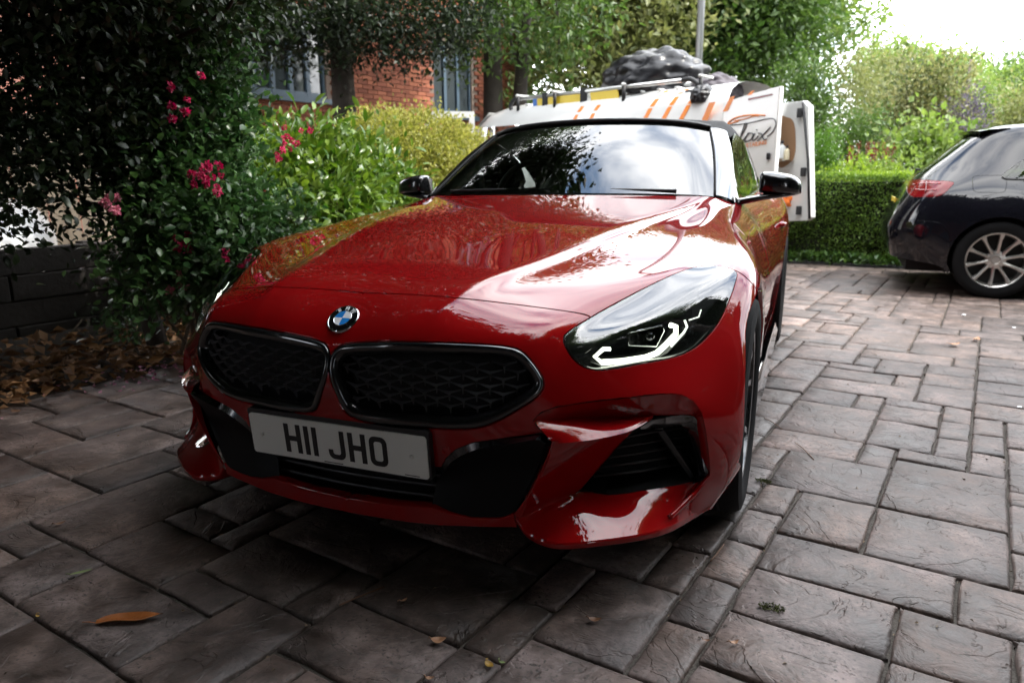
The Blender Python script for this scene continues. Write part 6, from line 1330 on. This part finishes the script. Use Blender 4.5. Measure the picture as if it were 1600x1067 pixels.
    mb = MB(); X = np.linspace(-.50, .50, 13); mb.grid([[(x, y+yk*x*x, z-.06*x*x) for x in X] for y, yk, z in ((.80,.25,1.398),(.66,.28,1.392),(.56,.32,1.378),(.575,.32,1.352),(.70,.25,1.345))]); mb.build('roof_spoiler', paint, root, auto=.5)
    mb = MB(); mb.box((0, 2.1, .30), (.55, 1.9, .12)); mb.box((0, 1.6, .62), (.70, 1.1, .25)); mb.build('underbody', M['matt_black'], root, smooth=False)
    for x in (-.35, .35):
        mb = MB(); mb.box((x, 1.95, .95), (.22, .06, .28)); mb.build('seat', M['leather'], root, bevel=.04)
    mb = MB(); mb.box((0, .005, .75), (.26, .004, .055), Matrix.Translation((0, .075, .0))); mb.build('rear_plate', simple('plate_yellow', (.7, .5, .04), .4), root, smooth=False)
    mb = MB(); mb.tube([(0, .24, 1.035), (.12, .235, 1.06), (.30, .25, 1.05)], .009, 6); mb.build('rear_wiper', M['matt_black'], root)
    return root
M['dark_glass'] = mat_glass('tinted_glass', (.30, .33, .32), ior=1.6); M['tail_glow'] = simple('tail_lamp_bright', (.36, .012, .014), .12, coat=1)
_ang = R_(-90-2); _o = np.array([2.50, 4.74, 0])-np.array([math.cos(_ang)*.865-math.sin(_ang)*.83, math.sin(_ang)*.865+math.cos(_ang)*.83, 0])
hatchback('hatchback', 'black hatchback parked before the clipped hedge, red tail lamp and silver wheels', tuple(_o), _ang, M['black_paint'], True)
_p = W(-20, 6.3); hatchback('hatchback', 'white car glimpsed beyond the timber wall under the dark foliage', (_p[0]-4.1*math.cos(R_(8)), _p[1]-4.1*math.sin(R_(8)), 0), R_(8-90), M['white_paint'], False)

# ---- van
def lat(l, d): return CAM_POS[:2]+np.array([FH[1], -FH[0]])*l+FH*d
VE, VP = np.array([-.735, .678]), np.array([.678, .735])
to_w = lambda v: np.array([FH[1], -FH[0]])*v[0]+FH*v[1]
C0 = lat(2.12, 7.5); ve = to_w(VE); ve /= np.linalg.norm(ve); vp = np.array([-ve[1], ve[0]]);
if vp@to_w(VP) < 0: vp = -vp
van = empty('van', (C0[0], C0[1], 0), 0, 'white van with orange stripes, its rear doors standing open behind the sports car', 'van')
VX = lambda x, y, z: (vp[0]*x+ve[0]*y, vp[1]*x+ve[1]*y, z)      # x across (0 = near side), y from rear to front
M['van_white'] = simple('van_white', (.70, .70, .68), .28, coat=.8, var=.04); M['orange'] = simple('orange_vinyl', (.78, .22, .02), .35); M['grey_print'] = simple('grey_vinyl', (.07, .075, .08), .4); M['seal'] = simple('door_seal', (.015, .015, .016), .6)
VW = 1.50
def van_sec(y, inset, zr, zb):
    h = [(.10, .30), (.02, .42), (0, .95), (.02, 1.15), (.06, 1.55), (.10, 1.74), (.17, 1.86), (.30, 1.93), (.50, 1.965), (.75, 1.975)]; h = [(x+inset, zb+(z-.30)*(zr-zb)/1.675) for x, z in h]
    return [VX(x, y, z) for x, z in h]+[VX(VW-x, y, z) for x, z in h[-2::-1]]
mb = MB(); mb.grid([van_sec(*a) for a in ((0,0,1.975,.30),(.5,0,1.975,.30),(1.5,0,1.98,.30),(2.6,0,1.98,.30),(3.1,.01,1.96,.30),(3.45,.03,1.90,.30),(3.75,.05,1.72,.30),(4.1,.06,1.42,.30),(4.3,.07,1.20,.30),(4.6,.09,1.08,.30),(4.85,.14,.95,.30),(4.97,.22,.70,.32))]); vb = mb.build('body', M['van_white'], van, auto=.8)
mb = MB(); s_ = van_sec(4.97, .22, .70, .32); mb.add(s_, [tuple(range(len(s_)))]); mb.build('nose', M['van_white'], van, smooth=False)
mb = MB(); mb.grid([[VX(.16, .02, .5), VX(1.34, .02, .5)], [VX(.16, 2.4, .5), VX(1.34, 2.4, .5)]]); mb.grid([[VX(.16, 2.4, .5), VX(1.34, 2.4, .5)], [VX(.2, 2.4, 1.8), VX(1.30, 2.4, 1.8)]]); mb.build('load_floor', M['satin_black'], van, smooth=False)
for y0, y1 in ((2.75, 3.55),):
    mb = MB(); mb.grid([[VX(.025, 2.75, 1.18), VX(.04, 3.75, 1.20)], [VX(.072, 2.8, 1.66), VX(.095, 3.45, 1.66)]]); o = mb.build('cab_window', M['dark_glass'], van); 
mb = MB(); mb.grid([[VX(.25, 3.49, 1.84), VX(1.25, 3.49, 1.84)], [VX(.2, 4.28, 1.24), VX(1.30, 4.28, 1.24)]]); o = mb.build('windscreen', M['dark_glass'], van); o.location.z = .02
def side_x(z):   # offset of the side wall at height z
    return float(np.interp(z, [.3, .42, .95, 1.15, 1.55, 1.74, 1.86, 1.93], [.10, .02, 0, .02, .06, .10, .17, .30]))
def stripe(y0, y1, w, z0=1.2, z1=1.95):
    mb = MB(); rows = []
    for k in range(9):
        z = z0+(z1-z0)*k/8; y = y0+(y1-y0)*k/8; rows.append([VX(side_x(z)-.004, y, z), VX(side_x(z)-.004, y+w, z)])
    mb.grid(rows); mb.build('orange_stripe', M['orange'], van)
for y in (.40, .62, .86, 1.62, 1.86): stripe(y+.12, y-.08, .055, 1.5, 1.92)
for y_ in (.95, 3.95):
    for x_, sg_ in ((.13, -1), (VW-.13, 1)):
        w_ = empty('wheel', VX(x_, y_, .33), math.atan2(vp[1], vp[0])); w_.parent = van
        mb = SMB(sg_); mb.lathe([(.20, .09), (.21, .105), (.27, .11), (.32, .095), (.33, .06), (.33, -.06), (.32, -.1), (.2, -.09)], 'X', 40); mb.build('tyre', M['rubber'], w_, auto=.6)
        mb = SMB(sg_); mb.lathe([(.205, .09), (.19, .095), (.17, .06), (.08, .07), (.06, .09), (.0001, .092)], 'X', 32); mb.build('rim', M['steel'], w_, auto=.6)
        mb = MB(); a_ = np.linspace(R_(-5), R_(185), 20); mb.add([VX(x_+(.002 if sg_ > 0 else -.002)+sg_*.132, y_+.40*math.cos(t), max(.29, .33+.40*math.sin(t))) for t in a_], [tuple(range(20))]); mb.build('wheel_arch', M['seal'], van, smooth=False)
# open front door whose corner shows above the golden bush
d0 = np.array(VX(.02, 3.55, 0)); dd = -vp*.75+ve*.55; dd /= np.linalg.norm(dd); fd = lambda s, z: (d0[0]+dd[0]*s, d0[1]+dd[1]*s, z)
mb = MB(); mb.add([fd(0, .4), fd(.95, .4), fd(.95, 1.2), fd(.55, 1.86), fd(0, 1.86), fd(0, 1.2), fd(.07, 1.2), fd(.86, 1.2), fd(.5, 1.78), fd(.07, 1.78)], [(0, 1, 2, 7, 6, 5), (2, 3, 8, 7), (3, 4, 9, 8), (4, 5, 6, 9)])
bm_ = mb.build('cab_door', M['van_white'], van, smooth=False); md = bm_.modifiers.new('thick', 'SOLIDIFY'); md.thickness = .05
# rear door, outside with lettering
H0 = C0; D1 = to_w((.54, -.84)); D1 /= np.linalg.norm(D1); n1 = np.array([D1[1], -D1[0]])
if n1@(CAM_POS[:2]-H0) < 0: n1 = -n1
def door_pt(s, z, off=0.0): p = H0+D1*s+n1*off-C0; return (p[0], p[1], z)
def px_door(u, v, off=.006):
    r = ray(u, v); Pn = np.array([n1[0], n1[1], 0]); t = ((np.array([H0[0], H0[1], 0])-CAM_POS)@Pn)/(r@Pn); p = CAM_POS+r*t; return np.array(door_pt((p[:2]-H0)@D1, p[2], off))
OUT = [px_door(*p, 0.0) for p in ((1090,192),(1097,180),(1106,169),(1118,162),(1170,147.5),(1219,134.5))]
sF = (np.array(OUT[-1][:2])+C0-H0)@D1
prof = [(float((np.array(p[:2])+C0-H0)@D1), float(p[2])) for p in OUT]; prof = [(max(s, .0), z) for s, z in prof]+[(sF, .52), (0.02, .52)]
mb = MB(); n = len(prof); mb.add([door_pt(s, z, 0) for s, z in prof]+[door_pt(s, z, -.06) for s, z in prof], [tuple(range(n)), tuple(range(2*n-1, n-1, -1))]+[(i, (i+1) % n, n+(i+1) % n, n+i) for i in range(n)]); rd = mb.build('rear_door', M['van_white'], van, smooth=False, bevel=.012); rd['label'] = 'open white rear door with dark script lettering and orange stripes'
zz5 = lambda L: [(1080+x/4.445, 180+y/4.445) for x, y in L]
def stroke(L, r, mat, name, n=6, sc=zz5): mb = MB(); P = cr_spline([px_door(*p) for p in sc(L)], n); mb.tube(P, r, 6); return mb.build(name, mat, rd)
for L in ([(150,60),(195,85),(232,128),(258,85),(262,75)], [(290,125),(268,170),(280,190),(322,130),(305,172),(318,186),(340,160)], [(340,160),(378,95),(388,62),(374,66),(346,150),(346,182),(362,176),(396,128)], [(400,122),(345,222),(310,243),(300,228),(345,200),(395,180)], [(380,150),(410,126),(432,134),(418,168),(385,184)], [(444,128),(428,166),(438,178),(468,146)], [(470,126),(490,132),(505,168),(528,166)], [(552,84),(508,132),(462,180)]): stroke(L, .006, M['grey_print'], 'script_letter')
stroke([(456,106),(459,102)], .007, M['grey_print'], 'script_letter', 1)
stroke([(160,74),(300,70),(420,52),(520,28),(575,28),(590,68),(565,120),(530,150)], .005, M['grey_print'], 'swoosh')
stroke([(148,76),(200,66),(262,62),(330,44)], .006, M['orange'], 'swoosh'); stroke([(258,56),(300,24),(380,4),(450,0),(515,4)], .007, M['orange'], 'swoosh'); stroke([(300,40),(360,32),(440,8),(470,12)], .005, M['orange'], 'swoosh')
z4 = lambda L: [(740+x/2.857, 80+y/2.857) for x, y in L]
def patch(L, mat, name): mb = MB(); mb.add([px_door(*p, .003) for p in z4(L)], [tuple(range(len(L)))]); mb.build(name, mat, rd, smooth=False)
patch([(1015,318),(1052,232),(1082,226),(1042,316)], M['orange'], 'orange_stripe'); patch([(1112,272),(1146,206),(1168,200),(1136,268)], M['orange'], 'orange_stripe'); patch([(1222,198),(1238,180),(1258,175),(1240,195)], M['orange'], 'orange_stripe')
patch([(1225,212),(1335,190),(1337,198),(1228,222)], M['tail_red'], 'brake_light')
me = text_mesh('DETAILING', .054, .001); o = link_mesh('lettering', me, M['orange'], rd); c, ex, ey = px_door(1180, 226), px_door(1200, 222.5)-px_door(1180, 226), None
ex = ex/np.linalg.norm(ex); ez = np.array([n1[0], n1[1], 0]); ey = np.cross(ez, ex); o.matrix_local = Matrix(((ex[0], ey[0], ez[0], c[0]), (ex[1], ey[1], ez[1], c[1]), (ex[2], ey[2], ez[2], c[2]), (0, 0, 0, 1)))
c = px_door(1201.5, 244.5, .01); mb = MB(); mb.box(c, (.018, .018, .03)); mb.build('door_lock', M['seal'], rd, bevel=.008)
# other rear door, inside face
C1 = lat(3.10, 8.6); D2 = to_w((.253, -.967)); D2 /= np.linalg.norm(D2); n2 = np.array([D2[1], -D2[0]])
if n2@(CAM_POS[:2]-C1) < 0: n2 = -n2
def door2(s, z, off=0.0): p = C1+D2*s+n2*off-C0; return np.array([p[0], p[1], z])
def px_door2(u, v, off=.0):
    r = ray(u, v); Pn = np.array([n2[0], n2[1], 0]); t = ((np.array([C1[0], C1[1], 0])-CAM_POS)@Pn)/(r@Pn); p = CAM_POS+r*t; q = p+Pn*off; return np.array([q[0]-C0[0], q[1]-C0[1], q[2]])
E2 = [px_door2(u, v) for u, v in ((1212,162),(1254,158),(1263,166),(1266,340),(1260,345),(1212,347))]
bk = [p-np.array([n2[0], n2[1], 0])*.07 for p in E2]; n = 6; mb = MB(); mb.add(E2+bk, [tuple(range(n)), tuple(range(2*n-1, n-1, -1))]+[(i, (i+1) % n, n+(i+1) % n, n+i) for i in range(n)]); r2 = mb.build('rear_door', M['van_white'], van, smooth=False, bevel=.012); r2['label'] = 'inside of the other open rear door with tan panel and bottles'
mb = MB(); mb.tube([px_door2(u, v, .01) for u, v in ((1256,160),(1264,250),(1266,342))], .014, 8); mb.build('door_seal', M['seal'], r2)
hole = [px_door2(u, v, .006) for u, v in cr_spline([(1216,188),(1232,184),(1241,192),(1244,215),(1243,240),(1236,254),(1216,258)], 5, True)]; mb = MB(); mb.add(hole, [tuple(range(len(hole)))]); mb.build('tan_panel', simple('hardboard', (.30, .17, .09), .8), r2, smooth=False)
for (u0, v0, u1, v1) in ((1249,170,1255,184),(1253,262,1262,276),(1247,322,1254,336)):
    a, b_ = px_door2(u0, v0, .02), px_door2(u1, v1, .02); mb = MB(); mb.box((a+b_)/2, (.03, .03, abs(a[2]-b_[2])/2)); mb.build('door_latch', M['seal'], r2, bevel=.01)
for k, (u, v0, v1, cname, rr, lb) in enumerate(((1220,222,252,'bottle_teal',.038,'teal detailing bottle with white cap in the van door rack'),(1231,220,252,'bottle_white',.045,'white spray bottle with black pump in the van door rack'),(1239.5,228,250,'bottle_cream',.03,'short cream bottle at the end of the van door rack'))):
    p, q = px_door2(u, v1, .09), px_door2(u, v0, .09); h = q[2]-p[2]; loc = (p[0]+C0[0], p[1]+C0[1], p[2]); bo = empty('bottle', loc, 0, lb, 'bottle')
    mb = MB(); mb.lathe([(.001, 0), (rr, 0), (rr, h*.62), (rr*.75, h*.72), (rr*.32, h*.78), (rr*.32, h*.84)], 'Z', 20); mb.build('bottle_body', simple(cname, {'bottle_teal': (.02, .22, .20), 'bottle_white': (.68, .70, .70), 'bottle_cream': (.62, .55, .38)}[cname], .3), bo, auto=.7)
    mb = MB(); mb.lathe([(rr*.4, h*.84), (rr*.4, h*.97), (rr*.3, h), (.001, h)], 'Z', 16); mb.build('bottle_cap', M['plate_white' if k == 0 else 'seal'], bo, auto=.7)
mb = MB(); sh = [px_door2(1216, 253, 0), px_door2(1242, 252, 0)]; nn = np.array([n2[0], n2[1], 0])*.16; mb.add([sh[0], sh[1], sh[1]+nn, sh[0]+nn, sh[0]+[0, 0, .03]+nn, sh[1]+[0, 0, .03]+nn], [(0, 1, 2, 3), (3, 2, 5, 4)]); mb.build('bottle_rack', M['tan'] if 'tan' in M else M['fence'], r2, smooth=False)
# orange cloth hanging low inside the door
p = px_door2(1228, 312, .08); rng = np.random.default_rng(3); bm = bmesh.new(); bmesh.ops.create_icosphere(bm, subdivisions=4, radius=1)
for v in bm.verts:
    k = 1+.16*math.sin(v.co.x*7+v.co.z*5)+.12*math.sin(v.co.y*9-v.co.z*6); v.co = Vector((v.co.x*.15*k, v.co.y*.08*k, v.co.z*.09*k))
for f in bm.faces: f.smooth = True
me = bpy.data.meshes.new('orange_cloth'); bm.to_mesh(me); bm.free(); o = link_mesh('orange_cloth', me, simple('orange_cloth', (.75, .17, .02), .7)); o.location = (p[0]+C0[0], p[1]+C0[1], p[2]); tag(o, 'bundled orange cloth tucked in the open van door', 'cloth')
# ---- roof rack, ladder, bundles
rk = empty('roof_rack', (C0[0], C0[1], 0), 0, 'white roof rack bars across the top of the van', 'roof rack')
for y in (.35, 1.3, 2.3, 2.9):
    mb = MB(); mb.tube([VX(.14, y, 2.02), VX(1.36, y, 2.02)], .018, 8); cb = mb.build('cross_bar', M['van_white'], rk)
    for x in (.17, 1.33): mb = MB(); mb.tube([VX(x, y, 1.84), VX(x, y, 2.02)], .022, 8); mb.build('foot', M['seal'], rk)
lad = empty('ladder', (C0[0], C0[1], 0), 0, 'aluminium ladder with yellow label plates strapped on the van roof', 'ladder')
M['alu'] = simple('aluminium', (.62, .63, .62), .38, metal=.7); M['yellow'] = simple('yellow_plate', (.72, .52, .02), .45); M['blue'] = simple('blue_plate', (.02, .14, .50), .45)
def pv(u, v, x):       # point of the vertical plane at distance x across the van under a photo pixel
    r = ray(u, v); Pn = np.array([vp[0], vp[1], 0]); o = np.array([C0[0], C0[1], 0]); t = ((o-CAM_POS)@Pn+x)/(r@Pn); q = CAM_POS+r*t; return np.array([q[0]-C0[0], q[1]-C0[1], q[2]])
lo0, lo1 = pv(812, 175, .22), pv(1072, 145, .22); up0, up1 = pv(812, 155, .22), pv(1066, 126, .22)
for a, b_ in ((lo0, lo1), (up0, up1)):
    mb = MB(); mb.tube([a, b_], .022, 8); mb.build('rail', M['alu'], lad)
    mb = MB(); off = np.array(VX(.30, 0, 0)); mb.tube([a+off, b_+off], .022, 8); mb.build('rail', M['alu'], lad)
for k in range(11):
    t = (k+.5)/11; a = (lo0+(lo1-lo0)*t+up0+(up1-up0)*t)/2; mb = MB(); mb.tube([a, a+np.array(VX(.30, 0, 0))], .014, 8); mb.build('rung', M['alu'], lad)
for a, b_, s in ((lo0, up0, -1), (lo1, up1, 1)):
    d = (lo1-lo0)/np.linalg.norm(lo1-lo0)*s; m1 = (a+b_)/2; mb = MB(); mb.tube(cr_spline([a, a+d*.10, m1+d*.16, b_+d*.10, b_], 6), .026, 8); mb.build('end_cap', M['seal'], lad)
for u0, u1, mt in ((845, 863, 'yellow'), (838, 846, 'blue'), (864, 897, 'yellow'), (897, 925, 'yellow'), (937, 980, 'yellow')):
    t0, t1 = (u0-812)/260, (u1-812)/260; L_ = lambda t, f: (lo0+(lo1-lo0)*t)*(1-f)+(up0+(up1-up0)*t)*f; mb = MB(); P = [L_(t0, .12), L_(t1, .12), L_(t1, .86), L_(t0, .86)]; nn = np.array(VX(-.012, 0, 0)); mb.add([p+nn for p in P]+P, [(0, 1, 2, 3), (0, 4, 5, 1), (1, 5, 6, 2), (2, 6, 7, 3), (3, 7, 4, 0)]); mb.build('label_plate', M[mt], lad, smooth=False)
for u0 in (860, 925):
    t = (u0-812)/260; mb = MB(); mb.box(((lo0+(lo1-lo0)*t)+(up0+(up1-up0)*t))/2 if False else (lo0+(lo1-lo0)*t)*.5+(up0+(up1-up0)*t)*.5, (.04, .03, .11)); mb.build('bracket', M['seal'], lad, bevel=.01)
def bundle(name, u, v, x, rx, ry, rz, mat, label, seed):
    c = pv(u, v, x); bm = bmesh.new(); bmesh.ops.create_icosphere(bm, subdivisions=5, radius=1); rng = np.random.default_rng(seed); ph = rng.uniform(0, 6, 12); kk = rng.normal(0, 4.5, (12, 3))
    for vv in bm.verts:
        n = sum(abs(math.sin(kk[i] @ np.array(vv.co)+ph[i])) for i in range(12))/12; k = .72+.5*n; vv.co = Vector((vv.co.x*k, vv.co.y*k, max(vv.co.z*k, -.55)))
    for f in bm.faces: f.smooth = True
    me = bpy.data.meshes.new(name); bm.to_mesh(me); bm.free(); o = link_mesh(name, me, mat); o.location = (c[0]+C0[0], c[1]+C0[1], c[2]); o.rotation_euler = (0, 0, math.atan2(ve[1], ve[0])); o.scale = (rx, ry, rz); tag(o, label, 'bundle')
M['tarp'] = simple('black_plastic_sheet', (.010, .010, .012), .36, spec=.4, bump=.35, bscale=10); M['grey_cloth'] = simple('grey_cloth', (.055, .045, .055), .7, bump=.3, bscale=20)
bundle('tarpaulin_bundle', 1022, 132, .75, .62, .50, .36, M['tarp'], 'crumpled shiny black plastic bundle on the van roof', 5)
bundle('cloth_bundle', 1120, 148, .65, .24, .34, .20, M['grey_cloth'], 'smaller greyish purple cloth bundle beside the black one', 9)
bundle('cable_bundle', 1100, 152, .22, .11, .18, .12, M['tarp'], 'tangle of dark straps at the end of the ladder', 12)
